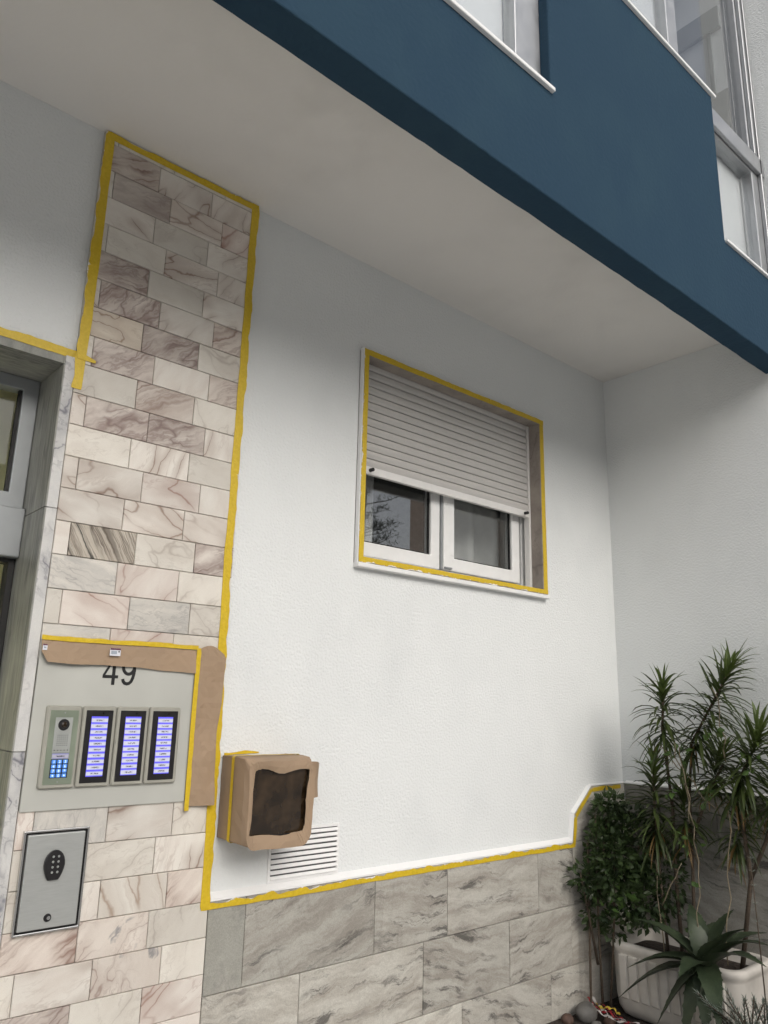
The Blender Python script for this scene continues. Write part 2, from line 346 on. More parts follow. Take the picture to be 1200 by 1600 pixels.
def emis(name, c, s, txt=False, dots=None):
    t = NT(name); p = t.bsdf(c, 0.4)
    p.inputs['Emission Strength'].default_value = s
    if txt:
        v = t.obj(); r = t.rnd()
        sx = t.n('ShaderNodeSeparateXYZ'); t.l(v, sx.inputs[0])
        row = t.ramp(t.math('ABSOLUTE', t.math('SUBTRACT', sx.outputs[2], 0.0058)), 0.0016, 0.0022, 1, 0)
        lim = t.ramp(t.math('ABSOLUTE', sx.outputs[0]), 0.008, 0.0125, 1, 0)
        cx = t.n('ShaderNodeCombineXYZ'); t.set(cx.inputs[1], t.math('MULTIPLY', r, 90))
        w = t.vmath('ADD', v, cx.outputs[0])
        ch = t.ramp(t.noise(w, 520, 2, 0.6), 0.44, 0.52)
        mk_ = t.math('MULTIPLY', t.math('MULTIPLY', row, lim), ch)
        edge = t.ramp(t.math('ABSOLUTE', t.math('SUBTRACT', sx.outputs[2], 0.0058)), 0.0035, 0.0056, 0, 1)
        rr = t.ramp(t.math('FRACT', t.math('MULTIPLY', r, 13.7)), 0.0, 1.0, 0.2, 1.0)
        base = t.mix(t.math('MULTIPLY', edge, rr), c, (0.20, 0.20, 0.95))
        cc = t.mix(mk_, base, (0.03, 0.03, 0.06))
        t.l(cc, p.inputs['Emission Color']); dk = t.mix(0.75, cc, (0, 0, 0)); t.l(dk, p.inputs['Base Color'])
    else: p.inputs['Emission Color'].default_value = (*c, 1)
    return t.m
M['button'] = emis('lit_name_button', (0.78, 0.79, 0.92), 0.62, True)
M['button_back'] = emis('lit_button_gap', (0.10, 0.09, 0.70), 0.6)
M['key'] = emis('lit_key', (0.07, 0.22, 0.62), 0.5)
M['key_digit'] = emis('lit_key_digit', (0.6, 0.75, 0.95), 0.55)
M['name_strip'] = emis('lit_name_strip', (0.62, 0.60, 0.72), 0.45, True)
def leafmat(name, c1, c2, rough=0.45, tr=0.15, tip=None):
    t = NT(name); v = t.obj(); f = t.noise(v, 9, 3, 0.6); g = t.noise(v, 60, 3, 0.6)
    c = t.mix(t.ramp(f, 0.35, 0.65), c1, c2); c = t.mix(t.math('MULTIPLY', t.ramp(g, 0.45, 0.8), 0.4), c, tuple(x*1.6 for x in c2))
    p = t.bsdf(c, rough, spec=0.4)
    d = t.n('ShaderNodeBsdfTranslucent'); t.l(c, d.inputs[0]); mx = t.n('ShaderNodeMixShader'); mx.inputs[0].default_value = tr
    t.l(p.outputs[0], mx.inputs[1]); t.l(d.outputs[0], mx.inputs[2]); t.l(mx.outputs[0], t.out.inputs[0])
    return t.m
M['leaf_drac'] = leafmat('dragon_leaf', (0.034, 0.050, 0.016), (0.070, 0.098, 0.026), 0.42, 0.25)
M['leaf_tip'] = leafmat('dragon_leaf_young', (0.075, 0.115, 0.028), (0.120, 0.165, 0.045), 0.42, 0.3)
M['leaf_dead'] = leafmat('dry_leaf', (0.16, 0.095, 0.03), (0.22, 0.14, 0.05))
M['leaf_shrub'] = leafmat('shrub_leaf', (0.018, 0.033, 0.012), (0.050, 0.080, 0.026), 0.38, 0.25)
M['leaf_light'] = leafmat('light_leaf', (0.06, 0.12, 0.03), (0.10, 0.17, 0.045), 0.4, 0.3)
M['aloe'] = leafmat('aloe_leaf', (0.026, 0.040, 0.021), (0.050, 0.068, 0.036), 0.45, 0.0)
M['sedum'] = leafmat('grey_needle', (0.15, 0.18, 0.15), (0.23, 0.26, 0.225), 0.6, 0.1)
M['pine'] = leafmat('pine_needle', (0.022, 0.035, 0.018), (0.04, 0.06, 0.026), 0.6, 0.1)

# ------------------------------------------------------------------ ground
def panel(xs, zs, holes, y0, y1):
    """a wall in the XZ plane from y0 (front) to y1 with rectangular holes (x0,x1,z0,z1)"""
    mb = MB(); idx = {}
    def V(i, j, k):
        if (i, j, k) not in idx: idx[(i, j, k)] = mb.vert((xs[i], (y0, y1)[k], zs[j]))
        return idx[(i, j, k)]
    def full(i, j):
        if i < 0 or j < 0 or i >= len(xs)-1 or j >= len(zs)-1: return False
        cx, cz = (xs[i]+xs[i+1])/2, (zs[j]+zs[j+1])/2
        return not any(a < cx < b and c < cz < d for a, b, c, d in holes)
    for i in range(len(xs)-1):
        for j in range(len(zs)-1):
            if not full(i, j): continue
            mb.f.append([V(i, j, 0), V(i+1, j, 0), V(i+1, j+1, 0), V(i, j+1, 0)])
            mb.f.append([V(i, j, 1), V(i, j+1, 1), V(i+1, j+1, 1), V(i+1, j, 1)])
            if not full(i-1, j): mb.f.append([V(i, j, 0), V(i, j+1, 0), V(i, j+1, 1), V(i, j, 1)])
            if not full(i+1, j): mb.f.append([V(i+1, j, 0), V(i+1, j, 1), V(i+1, j+1, 1), V(i+1, j+1, 0)])
            if not full(i, j-1): mb.f.append([V(i, j, 0), V(i, j, 1), V(i+1, j, 1), V(i+1, j, 0)])
            if not full(i, j+1): mb.f.append([V(i, j+1, 0), V(i+1, j+1, 0), V(i+1, j+1, 1), V(i, j+1, 1)])
    return mb

g = MB().poly([(-200, -200, 0), (200, -200, 0), (200, 200, 0), (-200, 200, 0)])
tag(mk('ground', g, M['paving'], recalc=False), kind='structure')
XR = 3.514                      # side wall plane
ZS = 3.265                      # soffit height
rng = random.Random(5)
bed = MB()                      # raised planting bed in the corner
nx, ny = 16, 20
ids = [[bed.vert((2.35+(XR-0.02-2.35)*i/nx, -1.5+1.48*j/ny, 0.262+rng.uniform(-0.008, 0.008))) for j in range(ny+1)] for i in range(nx+1)]
for i in range(nx):
    for j in range(ny): bed.f.append([ids[i][j], ids[i+1][j], ids[i+1][j+1], ids[i][j+1]])
tag(mk('planting_bed', bed, M['soil'], smooth=True, recalc=False), kind='structure')
kb = MB().box(2.27, 2.35, -1.6, -0.02, 0, 0.28).box(2.35, XR, -1.6, -1.5, 0, 0.28)
tag(mk('kerb', kb, M['far_slab'], recalc=False), kind='structure')

# ------------------------------------------------------------------ the building
B = thing('apartment_building', (1.3, 0.15, 0), 'white rendered apartment house front with blue upper storey and marble tiled entrance', 'building')
WX0, WX1, WZ0, WZ1 = 1.775, 2.95, 2.0, 2.878                 # window hole
DX0, DX1, DZ1 = -0.75, 0.664, 2.475                          # door hole
mbw = panel([-3.0, DX0, DX1, WX0, WX1, XR+0.05], [0, WZ0, DZ1, WZ1, ZS+0.05], [(WX0, WX1, WZ0, WZ1), (DX0, DX1, 0, DZ1)], 0.0, 0.28)
mk('wall', mbw, M['wall'], B)
bx('side_wall', XR, XR+0.35, -1.10, 0.28, 0, 6.2, M['wall'], B)
bx('soffit', -3.0, XR-0.0005, -0.8625, -0.0005, ZS, ZS+0.15, M['soffit'], B)
bx('floor_slab', -3.0, XR-0.001, 0.001, 3.2, ZS+0.052, ZS+0.16, M['soffit'], B)
# blue upper storey with its window openings
YB = -0.961
bxs = sorted(set([-3.0, -0.35, 1.758, 1.98, 2.972, XR-0.002]+[round(-0.33+0.031*k, 4) for k in range(124)])); bzs = [3.035, 3.455, 4.19, 5.5, 6.2]
par = panel(bxs, bzs, [(-0.35, 1.758, 3.455, 5.5), (1.98, 2.972, 4.19, 5.5), (2.972, XR-0.001, 3.455, 5.5)], YB, -0.8635)
for v_ in par.v:
    if v_.z < 3.1:
        v_.z += 0.0022*mn.noise(Vector((v_.x*9, v_.y*3, 0)))+0.0016*mn.noise(Vector((v_.x*31, v_.y*3, 4))); v_.y += 0.0025*mn.noise(Vector((v_.x*7, 5, v_.y)))
bevel(mk('blue_storey_wall', par, M['blue'], B), 0.005, 2)
# mortar bead above the plinth
ZP = 0.925
mk('painted_ledge', MB().prism([(1.262, 0.0, 0.948), (1.262, -0.019, 0.9325), (1.262, -0.019, 0.9265), (1.262, 0.0, 0.9265)], (1.795, 0, 0)), M['wet_white'], B)
def ledge(a, b):
    a, b = Vector((a[0], 0, a[1])), Vector((b[0], 0, b[1])); d = (b-a).normalized(); n = Vector((-d.z, 0, d.x))*0.006; y = Vector((0, -0.0192, 0)); e = Vector((0, -0.0003, 0))
    mk('painted_ledge', MB().loft([[a+y, a+n+e, a+e], [b+y, b+n+e, b+e]]), M['wet_white'], B)
ledge((3.058, 0.930), (3.0785, 1.046)); ledge((3.0785, 1.046), (3.216, 1.158)); ledge((3.216, 1.158), (XR, 1.158))
mk('painted_ledge', MB().prism([(XR, -1.10, 1.170), (XR-0.019, -1.10, 1.162), (XR-0.019, -1.10, 1.156), (XR, -1.10, 1.156)], (0, 1.08, 0)), M['wet_white'], B)

# ---- tiles
tile_cache = {}
def tile_mesh(w, h, d, mat, ch=0.0016):
    key = (round(w, 4), round(h, 4), round(d, 4), mat.name)
    if key not in tile_cache:
        def ring(i, y): return [(-w/2+i, y, -h/2+i), (w/2-i, y, -h/2+i), (w/2-i, y, h/2-i), (-w/2+i, y, h/2-i)]
        mb = MB().loft([ring(0, 0.0), ring(0, -d+ch), ring(ch, -d)])
        tile_cache[key] = mesh(mb, 'tile', mat, Vector((0, 0, 0)))
    return tile_cache[key]
trnd = random.Random(11)
def put_tile(parent, x0, x1, z0, z1, yb, d, mat, gap=0.0017):
    o = link('tile', tile_mesh(x1-x0-gap, z1-z0-gap, d, mat), ((x0+x1)/2, yb-trnd.uniform(0, 0.0016), (z0+z1)/2), parent)
    o.rotation_euler = (trnd.uniform(-0.004, 0.004), 0, trnd.uniform(-0.002, 0.002)); return o
CX0, CX1 = 0.688, 1.256
C_ = thing('tiled_column', ((CX0+CX1)/2, -0.01, 0), parent=B)
C_['label'] = 'entrance column faced with small cream and pink veined marble tiles'
bx('backing', CX0, CX1, -0.0125, -0.0005, 0, ZS-0.002, M['grout'], C_)
SP = {(3, 0): 't_pale', (4, 0): 't_purple', (5, 1): 't_purple', (6, 0): 't_orange', (6, 1): 't_purple', (7, 1): 't_purple', (9, 1): 't_purple', (9, 2): 't_purple', (13, 1): 't_stripe', (11, 2): 't_pink', (11, 1): 't_cream', (12, 0): 't_cream', (12, 1): 't_cream',
      (15, 2): 't_grey', (14, 0): 't_grey', (14, 1): 't_pink', (15, 1): 't_pink', (16, 0): 't_grey', (1, 1): 't_purple', (10, 0): 't_pale', (10, 2): 't_pale', (8, 2): 't_pale', (4, 1): 't_pale', (3, 1): 't_pale', (2, 1): 't_pale', (7, 3): 't_purple2',
      (21, 1): 't_grey', (22, 1): 't_pale', (23, 2): 't_stripe2', (24, 2): 't_pale', (24, 1): 't_blotch', (25, 2): 't_blotch', (26, 2): 't_pink', (25, 1): 't_cream', (24, 0): 't_purple2'}
M['t_stripe2'] = marble('marble_wide_veined', (0.70, 0.67, 0.61), (0.64, 0.61, 0.55), (0.32, 0.23, 0.17), 5.0, 0.03, 0.85, sx=(0.25, 1, 2.6), rot=-1.2, warp=0.04, fine=0.3, spread=0.2, gate=(0.2, 0.4))
M['t_purple2'] = marble('marble_rose_streaked', (0.70, 0.645, 0.58), (0.55, 0.475, 0.42), (0.23, 0.145, 0.115), 5.0, 0.045, 0.95, sx=(0.35, 1, 3.0), rot=0.5, fine=0.6, spread=0.5)
for r in range(-1, 33):
    zt = 3.032-0.0956*(r-2); zb = zt-0.0956
    zt = min(zt, ZS-0.003); zb = max(zb, 0.003)
    if zt-zb < 0.01: continue
    if 17 <= r <= 20: continue                                   # behind the entry panel
    js = [0.730, 0.925, 1.119] if r % 2 else [0.877, 1.072]
    xs = [CX0]+js+[CX1]
    for i in range(len(xs)-1):
        nm = SP.get((r, i)) or trnd.choices(['t_cream', 't_pale', 't_pink', 't_purple', 't_grey', 't_purple2'], [44, 24, 18, 3, 5, 6])[0]
        put_tile(C_, xs[i], xs[i+1], zb, zt, -0.011, 0.0095, M[nm])
# ---- plinth of the front wall
PL = thing('plinth', (2.4, -0.01, 0), parent=B)
bx('backing', 1.2575, 3.06, -0.0105, -0.0005, 0, 0.926, M['grout'], PL)
rows = [(0.677, 0.926, [1.258, 1.387, 1.906, 2.265, 2.81, 3.058], ['plinth_plain', 'plinth', 'plinth', 'plinth', 'plinth']),
        (0.444, 0.677, [1.258, 1.600, 2.142, 2.618, 3.030, XR-0.02], None), (0.211, 0.444, [1.258, 1.80, 2.343, 2.877, XR-0.02], None), (0.004, 0.211, [1.258, 1.55, 2.05, 2.6, 3.1, XR-0.02], None)]
for z0, z1, xs, mats in rows:
    for i in range(len(xs)-1): put_tile(PL, xs[i], xs[i+1], z0, z1, -0.0095, 0.0085, M[mats[i] if mats else ('plinth_plain' if trnd.random() < 0.2 else 'plinth')], 0.0022)
mk('tile', MB().prism([(3.059, -0.0185, 0.678), (XR-0.02, -0.0185, 0.678), (XR-0.02, -0.0185, 0.93), (3.059, -0.0185, 0.93)], (0, 0.009, 0)), M['plinth'], PL)
mk('tile', MB().prism([(3.059, -0.0185, 0.932), (XR-0.02, -0.0185, 0.932), (XR-0.02, -0.0185, 1.155), (3.217, -0.0185, 1.155), (3.08, -0.0185, 1.043)], (0, 0.009, 0)), M['plinth'], PL)
bx('backing', 3.0835, XR-0.001, -0.0095, -0.0006, 0, 1.04, M['grout'], PL)
# ---- plinth of the side wall
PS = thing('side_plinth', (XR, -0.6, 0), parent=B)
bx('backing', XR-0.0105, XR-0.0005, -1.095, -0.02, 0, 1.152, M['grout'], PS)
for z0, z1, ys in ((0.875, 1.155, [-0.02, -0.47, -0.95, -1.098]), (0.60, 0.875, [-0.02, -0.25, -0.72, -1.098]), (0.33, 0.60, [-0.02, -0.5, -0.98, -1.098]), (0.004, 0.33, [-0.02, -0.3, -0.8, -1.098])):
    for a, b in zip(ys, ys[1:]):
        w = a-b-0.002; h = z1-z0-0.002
        o = link('tile', tile_mesh(w, h, 0.0085, M['plinth_shaded']), (XR-0.0095-trnd.uniform(0, 0.001), (a+b)/2, (z0+z1)/2), PS)
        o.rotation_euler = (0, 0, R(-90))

# ------------------------------------------------------------------ ground floor window with roller shutter
W = thing('window', ((1.78+2.93)/2, 0.05, 2.0), parent=B)
W['label'] = 'white window behind a half lowered grey roller shutter'
SX0, SX1, SZ0, SZ1 = 1.781, 2.930, 2.012, 2.876          # marble surround outer
OX0, OX1, OZ0, OZ1 = 1.806, 2.897, 2.034, 2.852          # opening
YF = -0.020
for nm, q in (('surround', (SX0, OX0, SZ0, SZ1)), ('surround', (OX1, SX1, SZ0, SZ1)), ('surround', (OX0, OX1, OZ1, SZ1)), ('surround', (OX0, OX1, SZ0, OZ0))):
    bevel(bx(nm, q[0], q[1], YF, 0.044, q[2], q[3], M['win_marble'], W), 0.0015, 1)
bx('painted_edge', SX0-0.0035, SX0, YF-0.001, -0.0002, SZ0, SZ1+0.003, M['wet_white'], W)
bx('painted_edge', SX1, SX1+0.0035, YF-0.001, -0.0002, SZ0, SZ1+0.003, M['wet_white'], W)
bx('painted_edge', SX0, SX1, YF-0.001, -0.0002, SZ1, SZ1+0.003, M['wet_white'], W)
bevel(bx('sill', SX0-0.006, SX1+0.004, -0.030, 0.04, 1.994, SZ0-0.0003, M['wet_white'], W), 0.003, 2)
# shutter
sl = MB(); prof = []
P_ = 0.0343
for k in range(7):
    a = k/6; prof.append((0.050-0.0032*math.sin(math.pi*a), 0.0022+a*(P_-0.0038)))
pts = [(y, z) for y, z in prof]+[(0.060, P_-0.0014), (0.060, 0.0016)]
sl.loft([[(x, y, z) for y, z in pts] for x in (OX0-0.02, OX1-0.014)])
slat_me = mesh(sl, 'slat', M['slat'], Vector(((OX0+OX1)/2, 0.05, 0)))
ZBT = 2.418
for k in range(13):
    o = link('slat', slat_me, ((OX0+OX1)/2, 0.05+trnd.uniform(-0.0006, 0.0006), ZBT+k*P_), W)
bx('shutter_core', OX0-0.02, OX1-0.014, 0.0585, 0.0615, ZBT, 2.87, M['rubber'], W)
bevel(bx('shutter_bar', OX0-0.02, OX1-0.014, 0.043, 0.062, 2.386, ZBT, M['bar'], W), 0.002, 2)
mk('shutter_stop', MB().cyl((2.853, 0.044, 2.404), (-0.35, -1, -0.15), 0.0075, 0.026, 14), M['rubber'], W, smooth=False)
mk('shutter_stop', MB().cyl((1.880, 0.044, 2.402), (0, -1, 0), 0.0075, 0.02, 14), M['rubber'], W)
bevel(bx('shutter_guide', OX1-0.012, OX1+0.02, 0.0445, 0.075, 2.0, 2.87, M['bar'], W), 0.001, 1)
bevel(bx('shutter_guide', OX0-0.03, OX0-0.004, 0.0445, 0.075, 2.0, 2.87, M['bar'], W), 0.001, 1)
bx('shutter_lintel', OX0-0.02, OX1+0.02, 0.046, 0.066, 2.846, 2.874, M['slat'], W)
# frame and sashes
YW = 0.095
fr = panel([1.778, 1.822, 2.885, 2.947], [2.003, 2.066, 2.80, 2.874], [(1.822, 2.885, 2.066, 2.80)], YW, 0.16)
bevel(mk('frame', fr, M['pvc'], W), 0.003, 2)
def sash(x0, x1, y, l, r_, glx):
    s_ = panel([x0, glx[0], glx[1], x1], [2.07, 2.128, 2.75, 2.80], [(glx[0], glx[1], 2.128, 2.75)], y, y+0.045)
    bevel(mk('sash', s_, M['pvc'], W), 0.005, 3)
    bx('pane', glx[0]-0.005, glx[1]+0.005, y+0.022, y+0.028, 2.12, 2.76, M['glass'], W)
    gk = panel([glx[0]-0.001, glx[0]+0.006, glx[1]-0.006, glx[1]+0.001], [2.127, 2.134, 2.744, 2.751], [(glx[0]+0.006, glx[1]-0.006, 2.134, 2.744)], y+0.012, y+0.0215)
    mk('gasket', gk, M['rubber'], W)
sash(1.80, 2.338, 0.104, 0, 0, (1.868, 2.284))
sash(2.350, 2.868, 0.092, 0, 0, (2.418, 2.812))
bx('sash_seal', 2.339, 2.349, 0.098, 0.14, 2.072, 2.80, M['alu_dark'], W)
bx('lock_plate', 2.352, 2.395, 0.084, 0.0915, 2.076, 2.083, M['alu_dark'], W)
# interior
def wavy(x0, x1, y, amp, n, z0, z1, seed):
    mb = MB(); rr = random.Random(seed); lo = []; hi = []; ph = 0
    for i in range(n+1):
        ph += rr.uniform(0.35, 0.75); yy = y+amp*math.sin(ph)
        lo.append((x0+(x1-x0)*i/n, yy, z0)); hi.append((x0+(x1-x0)*i/n, yy, z1))
    mb.loft([lo, hi], False, False, closed=False); mb.sm = True; return mb
mk('curtain', wavy(1.6, 2.12, 0.30, 0.03, 44, 1.9, 2.95, 3), M['curtain'], W, recalc=False)
mk('curtain', wavy(2.62, 3.6, 0.30, 0.03, 70, 1.9, 2.95, 8), M['curtain'], W, recalc=False)
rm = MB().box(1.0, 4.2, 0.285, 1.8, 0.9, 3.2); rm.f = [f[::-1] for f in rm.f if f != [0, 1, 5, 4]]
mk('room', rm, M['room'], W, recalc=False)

# ------------------------------------------------------------------ entrance door and its marble trim
D = thing('door', (0.2, 0.19, 0), parent=B)
D['label'] = 'grey metal glazed entrance door set back in a marble reveal'
for z0, z1 in ((0, 0.7), (0.7, 1.36), (1.36, 2.012), (2.012, 2.47)):
    bevel(bx('door_trim', 0.657, 0.6868, -0.022, 0.0-0.0005, z0+0.0008, z1-0.0008, M['door_marble'], D), 0.0012, 1)
for z0, z1 in ((0, 0.7), (0.7, 1.36), (1.36, 2.012), (2.012, 2.444)):
    bevel(bx('door_reveal', 0.6535, 0.6635, -0.0215, 0.2, z0+0.0008, z1-0.0008, M['jamb_shaded'], D), 0.001, 1)
bx('door_lintel', DX0, 0.6635, -0.012, 0.2, 2.446, 2.474, M['jamb_shaded'], D)
YD = 0.178
dfr = panel([DX0, -0.70, 0.607, 0.6525], [2.036, 2.084, 2.405, 2.445], [(-0.70, 0.607, 2.084, 2.405)], YD, YD+0.05)
bevel(mk('transom_frame', dfr, M['alu_dark'], D), 0.003, 2)
bx('pane', -0.70, 0.607, YD+0.022, YD+0.028, 2.084, 2.405, M['glass_door'], D)
bx('transom_gasket', 0.597, 0.6065, YD+0.008, YD+0.021, 2.085, 2.404, M['rubber'], D)
bevel(bx('transom_bar', DX0, 0.6525, YD-0.03, YD+0.06, 1.888, 2.034, M['alu_dark'], D), 0.004, 2)
lf = panel([DX0, -0.68, 0.634, 0.6525], [0.0, 0.12, 1.875, 1.887], [(-0.68, 0.634, 0.12, 1.875)], YD, YD+0.05)
bevel(mk('leaf_frame', lf, M['rubber'], D), 0.002, 1)
bx('pane', -0.68, 0.634, YD+0.022, YD+0.028, 0.12, 1.875, M['glass_door'], D)
hl = MB().box(-1.2, 0.95, 0.285, 0.50, 0, 2.75); hl.f = [f for f in hl.f if f not in ([0, 1, 5, 4], [4, 5, 6, 7])]
mk('hall_wall', hl, M['hall'], D, recalc=False)
bx('hall_ceiling', -1.2, 0.95, 0.285, 0.50, 2.75, 2.8, M['hall_grey'], D)
bx('hall_beam', -1.2, 0.95, 0.30, 0.45, 2.60, 2.749, M['hall_ceiling'], D)

# ------------------------------------------------------------------ upper windows
UA = thing('upper_window', (0.7, -0.9, 3.455), parent=B)
bevel(bx('sill', -0.36, 1.766, YB-0.014, -0.90, 3.440, 3.4545, M['pvc'], UA), 0.002, 1)
fa = panel([-0.349, -0.29, 0.62, 0.70, 1.625, 1.70, 1.757], [3.4555, 3.475, 5.4, 5.499], [(-0.29, 0.62, 3.475, 5.4), (0.70, 1.625, 3.475, 5.4)], -0.925, -0.875)
bevel(mk('frame', fa, M['alu'], UA), 0.004, 2)
for a, b in ((-0.29, 0.62), (0.70, 1.625)):
    bx('pane', a, b, -0.902, -0.896, 3.475, 5.4, M['glass_up'], UA)
    bx('bright_backing', a-0.03, b+0.03, -0.872, -0.868, 3.42, 5.45, M['bright_backing'], UA)  # added white sheet, whitens the pane like reflected sky
UB = thing('upper_glazing', (2.8, -0.9, 3.455), parent=B)
bevel(bx('sill', 1.97, 2.990, YB-0.014, -0.90, 4.176, 4.1895, M['pvc'], UB), 0.002, 1)
bevel(bx('sill', 2.9725, XR-0.004, YB-0.012, -0.90, 3.442, 3.4545, M['pvc'], UB), 0.002, 1)
fb = panel([1.981, 2.03, 2.655, 2.70, 2.745, 2.971], [4.1905, 4.21, 5.45, 5.499], [(2.03, 2.655, 4.21, 5.45), (2.745, 2.971, 4.21, 5.45)], -0.935, -0.885)
bevel(mk('frame', fb, M['alu'], UB), 0.004, 2)
fc = panel([2.9725, 3.405, 3.45, XR-0.0025], [3.4555, 3.475, 4.035, 4.145, 5.45, 5.499], [(2.9725, 3.405, 3.475, 4.035), (2.9725, 3.405, 4.145, 5.45)], -0.935, -0.875)
bevel(mk('frame', fc, M['alu'], UB), 0.004, 2)
bevel(bx('transom_bar', 2.974, XR-0.004, -0.955, -0.936, 4.045, 4.135, M['alu'], UB), 0.003, 2)
bevel(bx('mullion', 3.42, 3.44, -0.955, -0.936, 4.136, 5.45, M['alu'], UB), 0.002, 1)
bevel(bx('mullion', 3.47, 3.485, -0.955, -0.936, 3.47, 5.45, M['alu'], UB), 0.002, 1)
for q in ((2.03, 2.655, 4.21, 5.45), (2.745, 3.405, 4.21, 5.45), (2.9725, 3.405, 3.475, 4.035)):
    bx('pane', q[0], q[1], -0.909, -0.903, q[2], q[3], M['glass_up'], UB)
bx('bright_side_pane', 3.396, 3.402, -0.868, 0.7, 4.56, 5.46, M['bright_backing'], UB)  # white sheet standing in for the bright panes of the side window
bx('side_dado', 3.394, 3.402, -0.868, 0.7, 4.10, 4.559, M['room'], UB)
bx('side_rail', 3.372, 3.395, -0.868, 0.7, 4.93, 5.06, M['alu_dark'], UB)
bx('side_post', 3.380, 3.395, -0.815, -0.795, 4.56, 4.929, M['alu_dark'], UB)
bx('bright_backing', 2.975, 3.46, -0.872, -0.868, 3.46, 4.06, M['bright_backing'], UB)  # added white sheets brighten these panes too
bx('bright_backing', 2.0, 2.68, -0.882, -0.878, 4.2, 5.46, M['bright_backing'], UB)
ri = MB().box(-1.2, XR-0.003, -0.8625, 2.5, 3.43, 5.6); ri.f = [f[::-1] for f in ri.f if f != [0, 1, 5, 4]]
mk('upper_room', ri, M['bright_backing'], B, recalc=False)

# ------------------------------------------------------------------ across the street (seen only as reflections in the panes)
def block(name, x0, x1, y0, y1, h, label, seed, floors):
    b = thing(name, ((x0+x1)/2, (y0+y1)/2, 0), label, 'building', 'houses across the street')
    bx('wall', x0, x1, y0, y1, 0, h, M['far_wall'], b)
    n = int((x1-x0)/3.2)
    for f in range(floors):
        z = 3.1+f*2.9
        bx('balcony', x0-0.02, x1+0.02, y1, y1+1.0, z-0.2, z, M['far_slab'], b)
        bx('railing', x0, x1, y1+0.92, y1+1.0, z, z+0.95, M['far_slab'] if seed % 2 else M['far_wall'], b)
        for i in range(n):
            xa = x0+(i+0.28)*(x1-x0)/n; bx('window', xa, xa+1.5, y1, y1+0.04, z+0.1, z+2.2, M['alu_dark'], b)
    return b
block('opposite_building', -22, 14.0, -32, -21.5, 7.0, 'long low apartment block across the street opposite the entrance', 1, 2)
block('opposite_building', 29.0, 46, -28.5, -24.0, 14.0, 'brown balconied apartment block mirrored in the right side of the left window pane', 2, 3)

# ------------------------------------------------------------------ yellow masking tape
def smooth_noise(n, rr, step):
    ks = [rr.uniform(-1, 1) for _ in range(int(n/step)+3)]; out = []
    for i in range(n):
        p = i/step; k = int(p); f = p-k; f = f*f*(3-2*f); out.append(ks[k]*(1-f)+ks[k+1]*f)
    return out
def tape(label, path, wdir, nrm, w, seed, jag=0.0012, wob=0.0, paint_v=0.0, w_end=None, lift=0.0012, jag2=None, bits=0):
    """path: polyline along the strip's first edge; wdir: direction of its width; v=1 is the painted far edge"""
    rr = random.Random(seed); P = [Vector(p) for p in path]; wdir = Vector(wdir).normalized(); nrm = Vector(nrm).normalized()
    seg = 0.008; pts = []
    for a, b in zip(P, P[1:]):
        k = max(2, int((b-a).length/seg)); pts += [a.lerp(b, i/k) for i in range(k)]
    pts.append(P[-1]); n = len(pts)
    A = smooth_noise(n, rr, 5); C = smooth_noise(n, rr, 2.2); E1 = smooth_noise(n, rr, 4); W_ = smooth_noise(n, rr, 9); H = smooth_noise(n, rr, 6)
    j2 = jag if jag2 is None else jag2
    mb = MB(); uv = []; rows_ = []
    for i, p in enumerate(pts):
        ww = w if w_end is None else w+(w_end-w)*i/(n-1)
        o0 = wdir*(jag*0.5*E1[i]+wob*W_[i]); o1 = wdir*(ww+j2*(A[i]+0.7*C[i])+wob*W_[i])
        if i in (0, n-1): o0 += wdir*0.001
        q = []
        for t_, hh in ((0, 0.0), (0.0, 1.0), (0.5, 1.0), (1.0, 1.0), (1.0, 0.0)):
            pos = p+o0.lerp(o1, t_)+nrm*(hh*(lift+0.0004*H[i]*(1 if t_ == 0.5 else 0.5)))
            q.append(mb.vert(pos)); uv.append((i/n, paint_v if paint_v <= 0 else t_*paint_v))
        rows_.append(q)
    for a, b in zip(rows_, rows_[1:]):
        for k in range(4): mb.f.append([a[k], a[k+1], b[k+1], b[k]])
    mb.f.append(rows_[0][::-1]); mb.f.append(rows_[-1]); mb.uv = uv
    return mk('masking_tape', mb, M['tape'], None, label=label, cat='tape', group='strips of yellow masking tape')
FY = (0, -1, 0); YT = -0.0222
tape('yellow tape down the right edge of the tiled column, from ceiling to plinth', [(1.229, YT, 3.262), (1.226, YT, 2.55), (1.222, YT, 1.9), (1.228, YT, 1.2), (1.229, YT, 0.912)], (1, 0, 0), FY, 0.0295, 1, 0.0015, 0.001, 0.80, jag2=0.003)
tape('yellow tape along the top of the tiled column under the soffit', [(0.70, YT-0.0005, 3.234), (0.95, YT-0.0005, 3.234), (1.254, YT-0.0005, 3.236)], (0, 0, 1), FY, 0.024, 2, 0.001, 0.001, 0.62, jag2=0.003)
tape('yellow tape down the upper left edge of the tiled column, ragged and painted over', [(0.7165, YT, 3.26), (0.7165, YT, 2.9), (0.716, YT, 2.6), (0.7105, YT, 2.375)], (-1, 0, 0), FY, 0.029, 3, 0.001, 0.0008, 0.84, jag2=0.0035)
tape('horizontal yellow tape above the door, ending on the column in a torn tip', [(-0.75, -0.0128, 2.476), (0.45, -0.0128, 2.472), (0.6865, -0.0128, 2.468)], (0, 0, 1), FY, 0.026, 4, 0.0008, 0.0006, 0.66, jag2=0.002)
tape('short torn yellow tape tip crossing the column tape beside the door', [(0.687, YT-0.0014, 2.468), (0.742, YT-0.0014, 2.468)], (0, 0, 1), FY, 0.027, 44, 0.001, 0.0, 0.0, 0.009, jag2=0.001)
